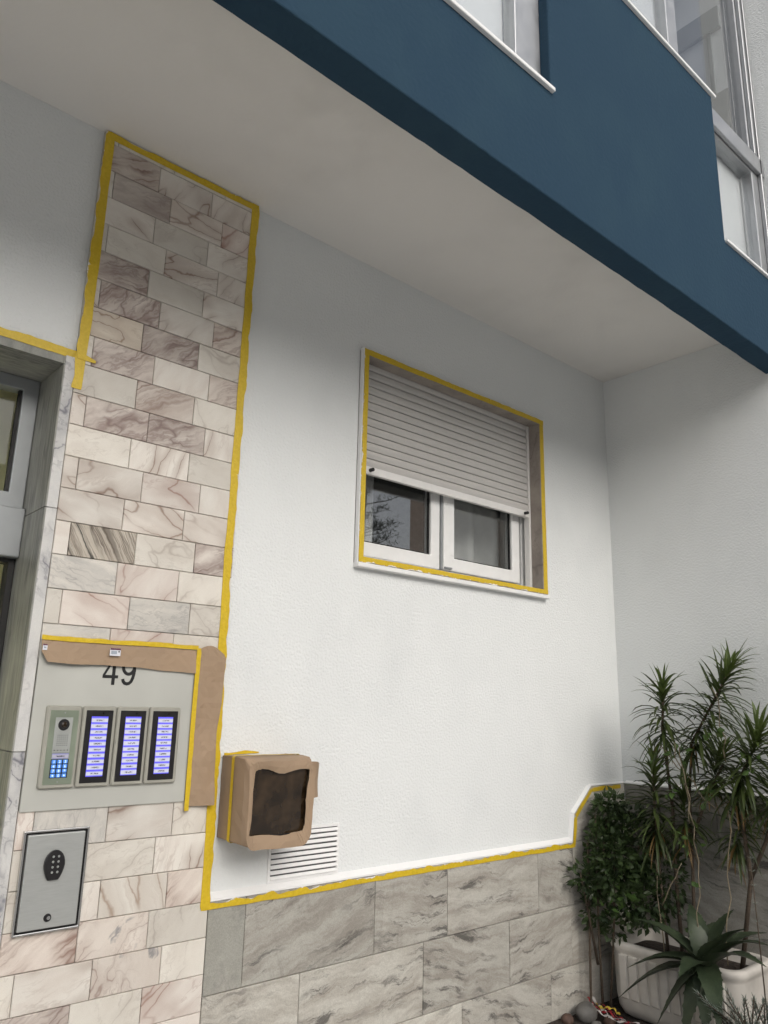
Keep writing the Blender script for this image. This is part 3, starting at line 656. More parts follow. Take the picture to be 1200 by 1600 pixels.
# window tapes
YWT = YF-0.0003
tape('yellow tape along the top of the window surround', [(1.782, YWT, 2.852), (2.3, YWT, 2.852), (2.929, YWT, 2.853)], (0, 0, 1), FY, 0.0235, 5, 0.0012, 0.0008, 0.62, jag2=0.0015)
tape('yellow tape down the left side of the window surround, smeared with white paint', [(1.8055, YWT, 2.852), (1.8055, YWT, 2.03)], (-1, 0, 0), FY, 0.0225, 6, 0.0008, 0.0006, 0.95, jag2=0.002)
tape('yellow tape down the right side of the window surround', [(2.9005, YWT, 2.852), (2.9005, YWT, 2.03)], (1, 0, 0), FY, 0.0275, 7, 0.0008, 0.0006, 0.55, jag2=0.001)
tape('yellow tape along the bottom of the window surround, smeared with white paint', [(1.783, YWT-0.0012, 2.035), (2.929, YWT-0.0012, 2.036)], (0, 0, -1), FY, 0.020, 8, 0.0008, 0.0008, 1.02, jag2=0.002)
# plinth tapes
YPT = -0.0198
tape('wavy yellow tape along the top of the grey plinth under the white wall', [(1.232, YPT-0.002, 0.908), (1.5, YPT, 0.904), (2.2, YPT, 0.907), (3.075, YPT, 0.908)], (0, 0, 1), FY, 0.0185, 9, 0.001, 0.0015, 0.95, jag2=0.005)
tape('yellow tape up the small step of the plinth near the corner', [(3.079, YPT, 0.915), (3.098, YPT, 1.032)], (-1, 0, 0), FY, 0.020, 10, 0.001, 0.001, 0.70, jag2=0.003)
tape('yellow tape on the slanting plinth edge near the corner', [(3.096, YPT, 1.028), (3.223, YPT, 1.134)], (-0.62, 0, 0.78), FY, 0.018, 12, 0.001, 0.001, 0.70, jag2=0.003)
tape('yellow tape on the raised plinth beside the corner', [(3.222, YPT, 1.132), (3.46, YPT, 1.135)], (0, 0, 1), FY, 0.018, 13, 0.001, 0.001, 0.70, jag2=0.003)

# ------------------------------------------------------------------ intercom panel
IP = thing('intercom_panel', (0.92, -0.022, 1.21), 'grey metal intercom panel with lit call buttons and the number 49', 'intercom')
bevel(bx('plate', 0.6895, 1.1485, -0.0265, -0.013, 1.2115, 1.652, M['plate'], IP), 0.0015, 2)
def module(name, x0, x1, lab=None):
    o = mk(name, MB().rbox(x0, x1, -0.0365, -0.0262, 1.267, 1.478, 0.006, 0.003), M['bezel'], IP)
    if lab: o['label'] = lab
    return o
ds = module('door_station', 0.7235, 0.8165, 'door station with camera, loudspeaker and blue keypad')
mk('face', MB().rbox(0.7335, 0.8085, -0.0378, -0.0366, 1.277, 1.466, 0.002, 0.0006), M['station'], ds)
mk('speaker_plate', MB().rbox(0.748, 0.7935, -0.0386, -0.0379, 1.357, 1.4475, 0.001, 0.0003), M['silver'], ds)
mk('camera_ring', MB().cyl((0.7710, -0.0387, 1.4285), FY, 0.0150, 0.0022, 28, 0.0135), M['black'], ds)
mk('camera_lens', MB().cyl((0.7710, -0.0410, 1.4285), FY, 0.0075, 0.003, 20, 0.003), M['brown_glass'], ds)
hole = mesh(MB().cyl((0, 0, 0), FY, 0.0011, 0.0003, 8), 'speaker_hole', M['black'], Vector((0, 0, 0)))
for i in range(6):
    for j in range(6): link('speaker_hole', hole, (0.7585+i*0.0051, -0.0387, 1.376+j*0.0051), ds)
for i in range(5): mk('indicator', MB().cyl((0.7535+i*0.0085, -0.0387, 1.3635), FY, 0.0014, 0.0004, 8), M['black'], ds)
bx('name_strip', 0.7495, 0.7925, -0.0392, -0.0379, 1.3425, 1.3550, M['name_strip'], ds)
bx('keypad_back', 0.7480, 0.7945, -0.0384, -0.0379, 1.2935, 1.3405, M['black'], ds)
keyme = mesh(MB().rbox(-0.0058, 0.0058, -0.0012, 0, -0.0047, 0.0047, 0.0012, 0.0004, 2), 'key', M['key'], Vector((0, 0, 0)))
for r_ in range(4):
    for c_ in range(3):
        kx, kz = 0.7562+c_*0.0148, 1.3345-r_*0.0116
        link('key', keyme, (kx, -0.0385, kz), ds)
        ch = ('123', '456', '789', 'A0B')[r_][c_]
        if ch in 'AB':
            mk('key_symbol', MB().cyl((kx, -0.03975, kz), FY, 0.0022, 0.0004, 12), M['key_digit'], ds)
        else:
            link('key_digit', text_mesh(ch, 0.0095, M['key_digit'], 0.0002, 0.0002), (kx, -0.0401, kz-0.0033), ds)
for z in (1.4595, 1.2835): mk('screw', MB().cyl((0.771, -0.0379, z), FY, 0.0018, 0.0006, 10), M['alu'], ds)
btn = mesh(MB().rbox(-0.0225, 0.0225, -0.0014, 0, 0, 0.0118, 0.001, 0.0004, 2), 'button', M['button'], Vector((0, 0, 0)))
for k, (x0, x1) in enumerate(((0.8200, 0.9130), (0.9165, 1.0095), (1.0130, 1.1090))):
    mo = module('call_module', x0, x1, ('left', 'middle', 'right')[k]+' call module with a column of ten lit name buttons')
    mk('face', MB().rbox(x0+0.0090, x1-0.0090, -0.0380, -0.0366, 1.277, 1.467, 0.002, 0.0008), M['black'], mo)
    cx_ = (x0+x1)/2+0.0005
    bx('light_strip', cx_-0.0232, cx_+0.0232, -0.0385, -0.0381, 1.2935, 1.4505, M['button_back'], mo)
    for i in range(10): link('button', btn, (cx_, -0.0386, 1.2955+i*0.01545), mo)
def glyph(polys, x, z, h, y):
    mb = MB()
    for dy, P in polys: mb.prism([(x+u*h, y-dy, z+w*h) for u, w in P], (0, 0.0009+dy, 0))
    return mb
four = [(0, [(.34, 0), (.46, 0), (.46, .235), (.34, .235)]), (0, [(0, .235), (.34, .235), (.46, .235), (.575, .235), (.575, .345), (.46, .345), (.34, .345), (.095, .345), (0, .345)]),
        (0, [(0, .345), (.095, .345), (.34, .80), (.36, 1.0)]), (0, [(.34, .345), (.46, .345), (.46, 1.0), (.36, 1.0), (.34, .80)])]
def stroke(pts, w, dy):
    out = []
    for i in range(len(pts)-1):
        def nr(k):
            a = Vector(pts[max(k-1, 0)]); b = Vector(pts[min(k+1, len(pts)-1)]); d = (b-a).normalized(); return Vector((-d.y, d.x))*w/2
        a, b = Vector(pts[i]), Vector(pts[i+1]); na, nb = nr(i), nr(i+1)
        out.append((dy, [tuple(a+na), tuple(a-na), tuple(b-nb), tuple(b+nb)]))
    return out
ell = [(0.275+0.215*math.cos(2*math.pi*k/28), 0.675+0.27*math.sin(2*math.pi*k/28)) for k in range(29)]
nine = stroke(ell, 0.115, 0.0)+stroke([(.49, .66), (.492, .55), (.482, .42), (.455, .28), (.405, .15), (.33, .075), (.245, .052), (.16, .075), (.10, .14), (.075, .225)], 0.115, 0.0003)
mk('house_number', glyph(four, 0.8655, 1.5365, 0.078, -0.0272), M['ink'], IP)
mk('house_number', glyph(nine, 0.9185, 1.5365, 0.078, -0.0272), M['ink'], IP)

# ------------------------------------------------------------------ brown masking paper
def sheet(name, rows3, mat, label, cat, parent=None, t=0.0012, crump=0.0011):
    jr = random.Random(len(rows3)*7+len(rows3[0])); mb = MB(); ids_ = [[mb.vert((p[0], p[1]+jr.uniform(-1, 1)*crump, p[2])) for p in r] for r in rows3]
    for a, b in zip(ids_, ids_[1:]):
        for i in range(len(a)-1): mb.f.append([a[i], a[i+1], b[i+1], b[i]])
    mb.f = [t_ for f in mb.f for t_ in (([f[0], f[1], f[2]], [f[0], f[2], f[3]]) if jr.random() < 0.5 else ([f[0], f[1], f[3]], [f[1], f[2], f[3]]))]
    o = mk(name, mb, mat, parent, label=label, cat=cat, recalc=False); solid(o, min(t, 0.0007)); return o
rr = random.Random(21); N = 26
rows3 = []
for j in range(5):
    v = j/4; row = []
    for i in range(N+1):
        u = i/N; x = 0.689+0.458*u
        bot = 1.592-0.011*u-0.0022*math.sin(u*8+0.6)+0.0008*math.sin(u*23)
        if u < 0.035: bot += 0.026*(1-u/0.035)
        top = 1.648+0.001*math.sin(u*11)
        z = top+(bot-top)*v
        y = -0.0285-0.011*v*(0.75+0.35*math.sin(u*5+1.2)+0.12*math.sin(u*13))
        row.append((x, y, z))
    rows3.append(row)
MP = sheet('masking_paper', rows3, M['kraft'], 'long strip of brown masking paper hanging over the top of the intercom panel', 'paper')
def on_paper(u, v): 
    j = min(3, int(v*4)); i = min(N-1, int(u*N)); return Vector(rows3[j][i])
def sticker(x, z, w, h, y, tilt):
    s_ = bx('sticker', x-w/2, x+w/2, y-0.0008, y, z-h/2, z+h/2, M['paper_white'], MP)
    bx('sticker_band', x-w/2+0.0004, x+w/2-0.0004, y-0.0014, y-0.0009, z+h*0.27, z+h*0.49, M['purple_ink'], s_)
    if w > 0.02:
        bx('sticker_print', x-w*0.38, x+w*0.16, y-0.0014, y-0.0009, z-h*0.28, z+h*0.14, M['blue_ink'], s_)
        bx('sticker_print', x+w*0.27, x+w*0.40, y-0.0014, y-0.0009, z-h*0.02, z+h*0.14, M['ink'], s_)
    else: bx('sticker_print', x-w*0.25, x+w*0.25, y-0.0014, y-0.0009, z-h*0.2, z+h*0.05, M['blue_ink'], s_)
sticker(0.889, 1.627, 0.031, 0.021, -0.0405, 0); sticker(0.697, 1.629, 0.012, 0.016, -0.0375, 0)
rows3 = []
for i in range(31):
    u = i/30; z = 1.664-0.466*u; row = []
    for j in range(7):
        v = j/6
        x0 = 1.1575+0.001*math.sin(u*8); wv = 0.081+0.003*math.sin(u*5+0.9)-0.001*math.sin(u*13)
        if u < 0.07: wv *= 0.70+0.30*math.sqrt(u/0.07)
        zz = z-(0.012*(v-0.5)**2*4 if u < 0.12 else 0)*(1-u/0.12 if u < 0.12 else 0)
        x = x0+wv*v
        y = -0.0290-0.016*v*(0.7+0.4*math.cos(u*5.2))-0.006*math.sin(math.pi*v)*math.sin(u*9+1)-0.002*math.sin(u*21)*v
        row.append((x, y, zz))
    rows3.append(row)
sheet('masking_paper', rows3, M['kraft'], 'upright strip of brown masking paper to the right of the intercom panel', 'paper')
tape('yellow tape holding the top edge of the paper over the intercom', [(0.688, -0.0305, 1.648), (1.152, -0.0305, 1.650)], (0, 0, 1), FY, 0.0125, 15, 0.0008, 0.0008, 0.0, jag2=0.0012)
tape('narrow upright yellow tape between intercom panel and brown paper', [(1.1475, -0.0312, 1.655), (1.1455, -0.0312, 1.4), (1.1470, -0.0312, 1.186)], (1, 0, 0), FY, 0.0150, 16, 0.0008, 0.0006, 0.0, jag2=0.001)

# ------------------------------------------------------------------ stainless access box
SB = thing('access_box', (0.788, -0.022, 0.92), 'stainless steel access box with black keypad reader and lock on the tiles', 'access box')
X0, X1, Z0, Z1 = 0.7065, 0.8735, 0.921, 1.1665
def frame4(x0, x1, z0, z1, w, y0, y1): return panel([x0, x0+w, x1-w, x1], [z0, z0+w, z1-w, z1], [(x0+w, x1-w, z0+w, z1-w)], y0, y1)
bevel(mk('frame', frame4(X0, X1, Z0, Z1, 0.0055, -0.0345, -0.0205), M['steel'], SB), 0.0018, 2)
mk('shadow_gap', frame4(X0+0.0056, X1-0.0056, Z0+0.0056, Z1-0.0056, 0.0045, -0.0265, -0.0205), M['rubber'], SB)
bevel(bx('cover', X0+0.0102, X1-0.0102, -0.0355, -0.0205, Z0+0.0102, Z1-0.0102, M['brushed'], SB), 0.0025, 2)
out = []
for k in range(24):
    a = 2*math.pi*k/24; rx, rz = 0.0262, 0.036
    x = rx*math.cos(a); z = rz*math.sin(a)
    if z < 0: x *= 1-0.30*(-z/rz); x = math.copysign(min(abs(x)+0.004*(-z/rz), 0.0262), x) if abs(x) > 0.004 else x; z = -rz*min(1, (abs(math.sin(a))*1.15))
    out.append((0.7885+x, z+1.081))
rd = MB().loft([[(x, -0.0356, z) for x, z in out], [(x, -0.0425, z) for x, z in out], [(0.7885+(x-0.7885)*0.9, -0.0455, 1.081+(z-1.081)*0.92) for x, z in out]])
mk('keypad_reader', rd, M['black'], SB)
for r_ in range(4):
    for c_ in range(2): mk('key', MB().cyl((0.7825+c_*0.0135, -0.0456, 1.0640+r_*0.0125), FY, 0.0031, 0.0012, 12, 0.0022), M['silver'], SB)
mk('lock_ring', MB().cyl((0.788, -0.0356, 0.956), FY, 0.0098, 0.003, 24, 0.0088), M['black'], SB)
mk('lock_cylinder', MB().cyl((0.789, -0.0387, 0.9565), FY, 0.0052, 0.003, 20, 0.0046), M['steel'], SB)

# ------------------------------------------------------------------ wall lamp wrapped in paper
L = thing('wall_lamp', (1.395, -0.003, 1.09), 'square wall lamp with dark glass, wrapped in brown masking paper', 'lamp')
bx('lamp_body', 1.285, 1.505, -0.138, -0.0005, 1.108, 1.328, M['black'], L)
bevel(bx('lamp_glass', 1.292, 1.500, -0.146, -0.1385, 1.113, 1.322, M['brown_glass'], L), 0.003, 1)
bx('cap_edge', 1.287, 1.503, -0.153, -0.1465, 1.109, 1.117, M['black'], L)
def ringpts(cs, n=12):
    out = []
    for (a, b) in zip(cs, cs[1:]+cs[:1]): out += [Vector(a).lerp(Vector(b), i/n) for i in range(n)]
    return out
def rect(x0, x1, z0, z1, y, rad): 
    pts_ = []
    for cx_, cz_, a0 in ((x1-rad, z1-rad, 0), (x0+rad, z1-rad, 90), (x0+rad, z0+rad, 180), (x1-rad, z0+rad, 270)):
        for k in range(12): a = R(a0+90*k/12*1.0); pts_.append((cx_+rad*math.cos(a), y, cz_+rad*math.sin(a)))
    return pts_
def wave(pts_, seed, amp, cx_, cz_, yamp=0.0):
    rr = random.Random(seed); ph = [rr.uniform(0, 6.28) for _ in range(6)]; o_ = []
    for i, (x, y, z) in enumerate(pts_):
        t_ = 2*math.pi*i/len(pts_); d = amp*(0.6*math.sin(3*t_+ph[0])+0.5*math.sin(5*t_+ph[1])+0.3*math.sin(8*t_+ph[2]))
        l = math.hypot(x-cx_, z-cz_); o_.append((x+(x-cx_)/l*d, y+yamp*math.sin(4*t_+ph[3]), z+(z-cz_)/l*d))
    return o_
cx0, cz0 = 1.395, 1.218
def subdiv(pts_):
    o_ = []
    for a, b in zip(pts_, pts_[1:]+pts_[:1]):
        k = 8 if (Vector(a)-Vector(b)).length > 0.03 else 1
        o_ += [tuple(Vector(a).lerp(Vector(b), i/k)) for i in range(k)]
    return o_
lp = [subdiv(rect(1.2785, 1.513, 1.100, 1.336, -0.004, 0.003)), subdiv(rect(1.278, 1.514, 1.099, 1.337, -0.055, 0.003)), subdiv(rect(1.2775, 1.515, 1.098, 1.337, -0.100, 0.004)),
      subdiv(rect(1.278, 1.515, 1.096, 1.335, -0.138, 0.008)), subdiv(rect(1.281, 1.516, 1.088, 1.331, -0.152, 0.030)), subdiv(rect(1.283, 1.517, 1.081, 1.328, -0.160, 0.036))]
lp = [wave(q, 3, a, cx0, cz0, ya) for q, a, ya in zip(lp, (0.0005, 0.0008, 0.0012, 0.002, 0.003, 0.003), (0, 0.0005, 0.001, 0.001, 0.002, 0.002))]
last = lp[-1]; n_ = len(last); inner = []
for (x, y, z) in last:                                   # rim folded in towards the dark glass
    u = min(1, max(0, (x-1.281)/0.237)); v = min(1, max(0, (z-1.081)/0.251))
    a_, b2 = 2*u-1, 2*v-1; m_ = max(abs(a_), abs(b2), 0.01); k_ = 0.7/m_+0.3; u, v = min(1, max(0, 0.5+0.5*a_*k_)), min(1, max(0, 0.5+0.5*b2*k_))
    fx = 1.300+0.201*min(1, max(0, u)); fz = 1.118+0.186*min(1, max(0, v))
    fx += 0.003*math.sin(v*7+0.5)+(0.012*(0.5-abs(v-0.5)) if u < 0.3 else 0)-(0.016*(1-v) if u > 0.7 else 0)+(-0.010*(1-v) if u < 0.3 else 0)
    fz += 0.003*math.sin(u*9)-(0.010*math.exp(-((u-0.42)/0.13)**2) if v > 0.7 else 0)-(0.004 if v > 0.7 and u > 0.5 else 0)
    inner.append((fx, -0.157+0.004*math.sin(u*6), fz))
lp += [[tuple(Vector(a).lerp(Vector(b), 0.5)+Vector((0, -0.001, 0))) for a, b in zip(last, inner)], inner]
jr = random.Random(77); lp = [[(x+jr.uniform(-1, 1)*0.0008, y+jr.uniform(-1, 1)*0.0010, z+jr.uniform(-1, 1)*0.0008) for x, y, z in q] for q in lp]
mbp = MB().loft(lp, False, False)
mbp.f = [t_ for f in mbp.f for t_ in ([f[0], f[1], f[2]], [f[0], f[2], f[3]])]
pw = mk('paper_wrap', mbp, M['kraft'], L); solid(pw, 0.0009)
rows3 = []
for i in range(9):
    u = i/8; row = []
    for j in range(7):
        v = j/6
        row.append((1.509+0.062*u*(1.0-0.15*u), -0.155+0.030*u*u+0.006*math.sin(v*3), 1.322-0.010*u*u-0.112*v+0.012*v*u))
    rows3.append(row)
sheet('paper_flap', rows3, M['kraft'], None, None, L)
def band(q, x0, x1, z0, z1):
    return MB().loft([rect(x0, x1, z0, z1, q, 0.009), rect(x0-0.0005, x1+0.0005, z0-0.0005, z1+0.0005, q-0.0145, 0.009)], False, False)
b_ = band(-0.066, 1.2755, 1.517, 1.0945, 1.3400); b_.uv = [(0, 0)]*len(b_.v); solid(mk('tape_band', b_, M['tape'], L), 0.0008)
tape('ragged scrap of yellow tape on the wall above the wrapped lamp', [(1.285, -0.0012, 1.336), (1.41, -0.0012, 1.340)], (0, 0, 1), FY, 0.007, 17, 0.001, 0.001, 0.9, jag2=0.003)

# ------------------------------------------------------------------ painted vent grille
V_ = thing('vent_grille', (1.61, -0.004, 0.95), 'small white painted louvre vent grille below the wrapped lamp', 'vent')
VX0, VX1, VZ0, VZ1 = 1.476, 1.742, 0.955, 1.098
bx('backing', VX0+0.002, VX1-0.002, -0.0015, -0.0004, VZ0+0.002, VZ1-0.002, M['vent_dark'], V_)
mk('frame', frame4(VX0-0.008, VX1+0.008, VZ0-0.008, VZ1+0.008, 0.009, -0.0045, -0.0003), M['wet_white'], V_)
nsl = 9; ph_ = (VZ1-VZ0)/nsl
sv = MB().loft([[(x, y, z) for y, z in ((-0.0016, 0.0), (-0.0085, 0.0008), (-0.0092, 0.0030), (-0.0042, ph_*0.68), (-0.0016, ph_*0.68))] for x in (VX0+0.001, VX1-0.001)])
svm = mesh(sv, 'louvre', M['wet_white'], Vector(((VX0+VX1)/2, 0, 0)))
for i in range(nsl):
    o = link('louvre', svm, ((VX0+VX1)/2, 0, VZ0+i*ph_+0.0006), V_); o.rotation_euler = (trnd.uniform(-0.05, 0.05), trnd.uniform(-0.004, 0.004), 0)

# ------------------------------------------------------------------ planter, plants, stones in the corner bed
PLN = thing('planter', (3.31, -0.39, 0.262), 'beige ribbed rectangular concrete planter on the bed in the corner', 'planter')
def rrect(x0, x1, y0, y1, z, rad, n=6):
    o_ = []
    for cx_, cy_, a0 in ((x1-rad, y1-rad, 0), (x0+rad, y1-rad, 90), (x0+rad, y0+rad, 180), (x1-rad, y0+rad, 270)):
        for k in range(n+1): a = R(a0+90*k/n); o_.append((cx_+rad*math.cos(a), cy_+rad*math.sin(a), z))
    return o_
PX0, PX1, PY0, PY1 = 3.150, 3.470, -0.680, -0.105
def ins(i, z, r_): return rrect(PX0+i, PX1-i, PY0+i, PY1-i, z, max(0.01, r_))
body = MB().loft([ins(0.055, 0.258, 0.05), ins(0.030, 0.272, 0.06), ins(0.016, 0.300, 0.062), ins(0.010, 0.345, 0.064), ins(0.006, 0.500, 0.066), ins(0.002, 0.512, 0.068), ins(-0.004, 0.522, 0.07), ins(-0.006, 0.535, 0.07), ins(-0.003, 0.545, 0.07), ins(0.006, 0.549, 0.066), ins(0.022, 0.548, 0.05), ins(0.030, 0.540, 0.045), ins(0.032, 0.47, 0.04)])
body.sm = True; mk('body', body, M['planter'], PLN)
rib = []
for k in range(10):
    y = PY1-0.078-k*0.0465
    x = PX0+0.0085
    rb_ = MB().loft([[(x+0.004, y-0.0185, 0.335), (x+0.004, y+0.0185, 0.335), (x-0.006, y+0.016, 0.340), (x-0.006, y-0.016, 0.340)],
                     [(x+0.002, y-0.0185, 0.506), (x+0.002, y+0.0185, 0.506), (x-0.0135, y+0.016, 0.500), (x-0.0135, y-0.016, 0.500)]])
    o = mk('rib', rb_, M['planter'], PLN); bevel(o, 0.003, 2)
bx('soil', PX0+0.03, PX1-0.03, PY0+0.03, PY1-0.03, 0.48, 0.505, M['soil'], PLN)

def leaf_strip(mb, p, d, length, width, droop, rr, seg=5, fold=0.25, side=None):
    d = Vector(d).normalized(); p = Vector(p)
    s_ = d.cross(Vector((0, 0, 1)))
    if s_.length < 0.05: s_ = d.cross(Vector((1, 0, 0)))
    s_.normalize()
    if side is not None: s_ = (s_+Vector(side)).normalized()
    prev = None; st = length/seg
    for i in range(seg+1):
        u = i/seg; w = width*(0.45+1.3*u)*(1-u)**0.75 if u > 0 else width*0.40
        if i == seg: w = 0.0003
        up = s_.cross(d).normalized()
        q = [mb.vert(p-s_*w/2+up*w*fold), mb.vert(p), mb.vert(p+s_*w/2+up*w*fold)]
        if prev: mb.f += [[prev[0], prev[1], q[1], q[0]], [prev[1], prev[2], q[2], q[1]]]
        prev = q
        d = (d+Vector((0, 0, -1))*droop/seg*(0.4+1.2*u)).normalized(); p = p+d*st
def head(root, base, tip, n, length, seed, dry=0, bend=None):
    rr = random.Random(seed); base = Vector(base); tip = Vector(tip); ax = (tip-base).normalized()
    u_ = ax.orthogonal().normalized(); w_ = ax.cross(u_)
    lo, hi, dr = MB(), MB(), MB()
    for i in range(n):
        t_ = (i+rr.random())/n; a = i*2.39996+rr.uniform(-0.3, 0.3)
        rad = u_*math.cos(a)+w_*math.sin(a)
        th = R(108-84*t_**1.2+rr.uniform(-24, 24)); a += rr.uniform(-0.8, 0.8)
        d = ax*math.cos(th)+rad*math.sin(th)
        p = base.lerp(tip, t_)
        L_ = length*rr.choice((0.55, 0.8, 0.95, 1.05, 1.2))*rr.uniform(0.85, 1.1)*(1-0.35*max(0, t_-0.75)/0.25)
        leaf_strip(hi if t_ > 0.80 else lo, p, d, L_, rr.uniform(0.014, 0.024), rr.uniform(0.3, 1.9)*(1.15-0.6*t_), rr)
    for i in range(dry):
        a = rr.uniform(0, 6.28); rad = u_*math.cos(a)+w_*math.sin(a)
        leaf_strip(dr, base+ax*rr.uniform(-0.03, 0.06), rad*rr.uniform(0.3, 0.9)-Vector((0, 0, 0.5)), length*rr.uniform(0.5, 0.9), 0.011, 1.4, rr)
    for m_ in (lo, hi, dr): m_.sm = True
    a_ = mk('leaf_head', lo, M['leaf_drac'], root, recalc=False, kind='stuff')
    mk('young_leaves', hi, M['leaf_tip'], root, recalc=False, kind='stuff')
    if dry: mk('dry_leaves', dr, M['leaf_dead'], root, recalc=False, kind='stuff')
DR = thing('dragon_tree', (3.31, -0.37, 0.50), 'tall dragon tree with narrow arching leaves growing in the ribbed planter', 'plant')
def stem(root, pts, r0, r1, mat='bark', name='stem'):
    n = len(pts); mb = MB().tube(pts, [r0+(r1-r0)*i/(n-1) for i in range(n)], 7); mb.sm = True; return mk(name, mb, M[mat], root)
head(DR, (3.29, -0.352, 1.38), (3.285, -0.372, 1.615), 105, 0.165, 1, 3)
head(DR, (3.32, -0.465, 1.33), (3.335, -0.675, 1.705), 165, 0.175, 2, 6)
head(DR, (3.25, -0.315, 0.97), (3.250, -0.322, 1.285), 140, 0.160, 3, 14)
head(DR, (3.30, -0.420, 0.98), (3.300, -0.430, 1.180), 85, 0.150, 5, 12)
head(DR, (3.33, -0.530, 1.19), (3.34, -0.60, 1.33), 75, 0.160, 9, 8)
stem(DR, [(3.31, -0.37, 0.49), (3.305, -0.365, 0.8), (3.300, -0.372, 1.1), (3.29, -0.352, 1.42), (3.286, -0.37, 1.58)], 0.009, 0.005)
stem(DR, [(3.33, -0.41, 0.49), (3.33, -0.43, 0.85), (3.325, -0.44, 1.15), (3.32, -0.47, 1.37), (3.333, -0.66, 1.68)], 0.008, 0.005)
stem(DR, [(3.27, -0.33, 0.49), (3.255, -0.32, 0.8), (3.25, -0.316, 1.1), (3.25, -0.32, 1.24)], 0.007, 0.005)
stem(DR, [(3.32, -0.42, 0.9), (3.33, -0.47, 1.05), (3.33, -0.53, 1.18), (3.34, -0.595, 1.29)], 0.008, 0.005)
D2 = thing('dragon_tree', (3.34, -0.60, 0.49), 'drooping dragon tree head reaching in from the right edge with dry hanging leaves', 'plant')
head(D2, (3.33, -0.64, 1.16), (3.26, -0.80, 1.43), 160, 0.20, 4, 22)
head(D2, (3.36, -0.78, 1.12), (3.34, -0.86, 1.25), 95, 0.18, 14, 12)
head(D2, (3.38, -0.60, 0.95), (3.36, -0.66, 1.12), 65, 0.16, 24, 10)
stem(D2, [(3.34, -0.60, 0.49), (3.36, -0.66, 0.85), (3.345, -0.65, 1.12), (3.33, -0.66, 1.23), (3.27, -0.79, 1.42)], 0.010, 0.005)
stem(D2, [(3.36, -0.66, 0.85), (3.37, -0.73, 1.0), (3.36, -0.78, 1.12), (3.34, -0.85, 1.23)], 0.009, 0.005)

def leafy(mb, c, rad, n, ls, rr, aspect=0.5):
    for _ in range(n):
        while True:
            q = Vector((rr.uniform(-1, 1), rr.uniform(-1, 1), rr.uniform(-1, 1)))
            if 0.15 < q.length < 1 and rr.random() < 0.35+0.65*q.length: break
        p = Vector(c)+Vector((q.x*rad[0], q.y*rad[1], q.z*rad[2]))
        d = (q.normalized()+Vector((rr.uniform(-1, 1), rr.uniform(-1, 1), rr.uniform(-0.9, 0.5)))*0.8).normalized()
        s_ = d.cross(Vector((rr.uniform(-1, 1), rr.uniform(-1, 1), rr.uniform(-1, 1)))).normalized(); up = s_.cross(d)
        l = ls*rr.uniform(0.6, 1.2); w = l*aspect
        a, b, c_, e, m1, m2 = p, p+d*l, p+d*l*0.45+s_*w/2+up*w*0.12, p+d*l*0.45-s_*w/2+up*w*0.12, p, p
        k = [mb.vert(v_) for v_ in (a, c_, b, e, p+d*l*0.45)]
        mb.f += [[k[0], k[1], k[4]], [k[1], k[2], k[4]], [k[2], k[3], k[4]], [k[3], k[0], k[4]]]
SH = thing('leafy_shrub', (3.13, -0.115, 0.262), 'dense dark green shrub between the wall and the planter', 'plant')
rr = random.Random(8); fo = MB()
for c, rd_, n in (((3.20, -0.11, 1.03), (0.08, 0.06, 0.09), 240), ((3.15, -0.12, 0.90), (0.10, 0.075, 0.12), 400), ((3.15, -0.17, 0.86), (0.11, 0.09, 0.14), 480), ((3.16, -0.20, 0.72), (0.08, 0.08, 0.09), 200), ((3.20, -0.12, 1.08), (0.09, 0.06, 0.06), 170), ((3.02, -0.08, 0.80), (0.045, 0.04, 0.05), 45), ((3.08, -0.10, 0.78), (0.06, 0.05, 0.08), 130), ((3.24, -0.20, 0.92), (0.10, 0.09, 0.17), 620), ((3.26, -0.24, 0.72), (0.09, 0.09, 0.13), 420), ((3.30, -0.32, 0.80), (0.08, 0.08, 0.16), 300), ((3.12, -0.085, 0.66), (0.07, 0.045, 0.10), 120), ((3.17, -0.14, 0.60), (0.06, 0.05, 0.07), 70)):
    leafy(fo, c, rd_, n, 0.036, rr)
fo.sm = True; mk('foliage', fo, M['leaf_shrub'], SH, recalc=False, kind='stuff')
lt = MB(); leafy(lt, (3.12, -0.22, 0.74), (0.04, 0.05, 0.03), 12, 0.045, rr, 0.6); leafy(lt, (3.05, -0.18, 0.70), (0.03, 0.03, 0.02), 4, 0.04, rr, 0.6)
mk('young_leaves', lt, M['leaf_light'], SH, recalc=False, kind='stuff')
for q in ([(3.12, -0.10, 0.26), (3.11, -0.10, 0.6), (3.12, -0.10, 1.05)], [(3.14, -0.12, 0.26), (3.15, -0.15, 0.6), (3.15, -0.17, 0.9)], [(3.11, -0.09, 0.45), (3.05, -0.085, 0.7), (3.02, -0.08, 0.82)], [(3.12, -0.10, 0.7), (3.19, -0.12, 1.08)]):
    stem(SH, q, 0.006, 0.003)
mk('support_stake', MB().tube([(3.07, -0.075, 0.26), (3.085, -0.08, 0.95)], 0.005, 8), M['bark'], SH)

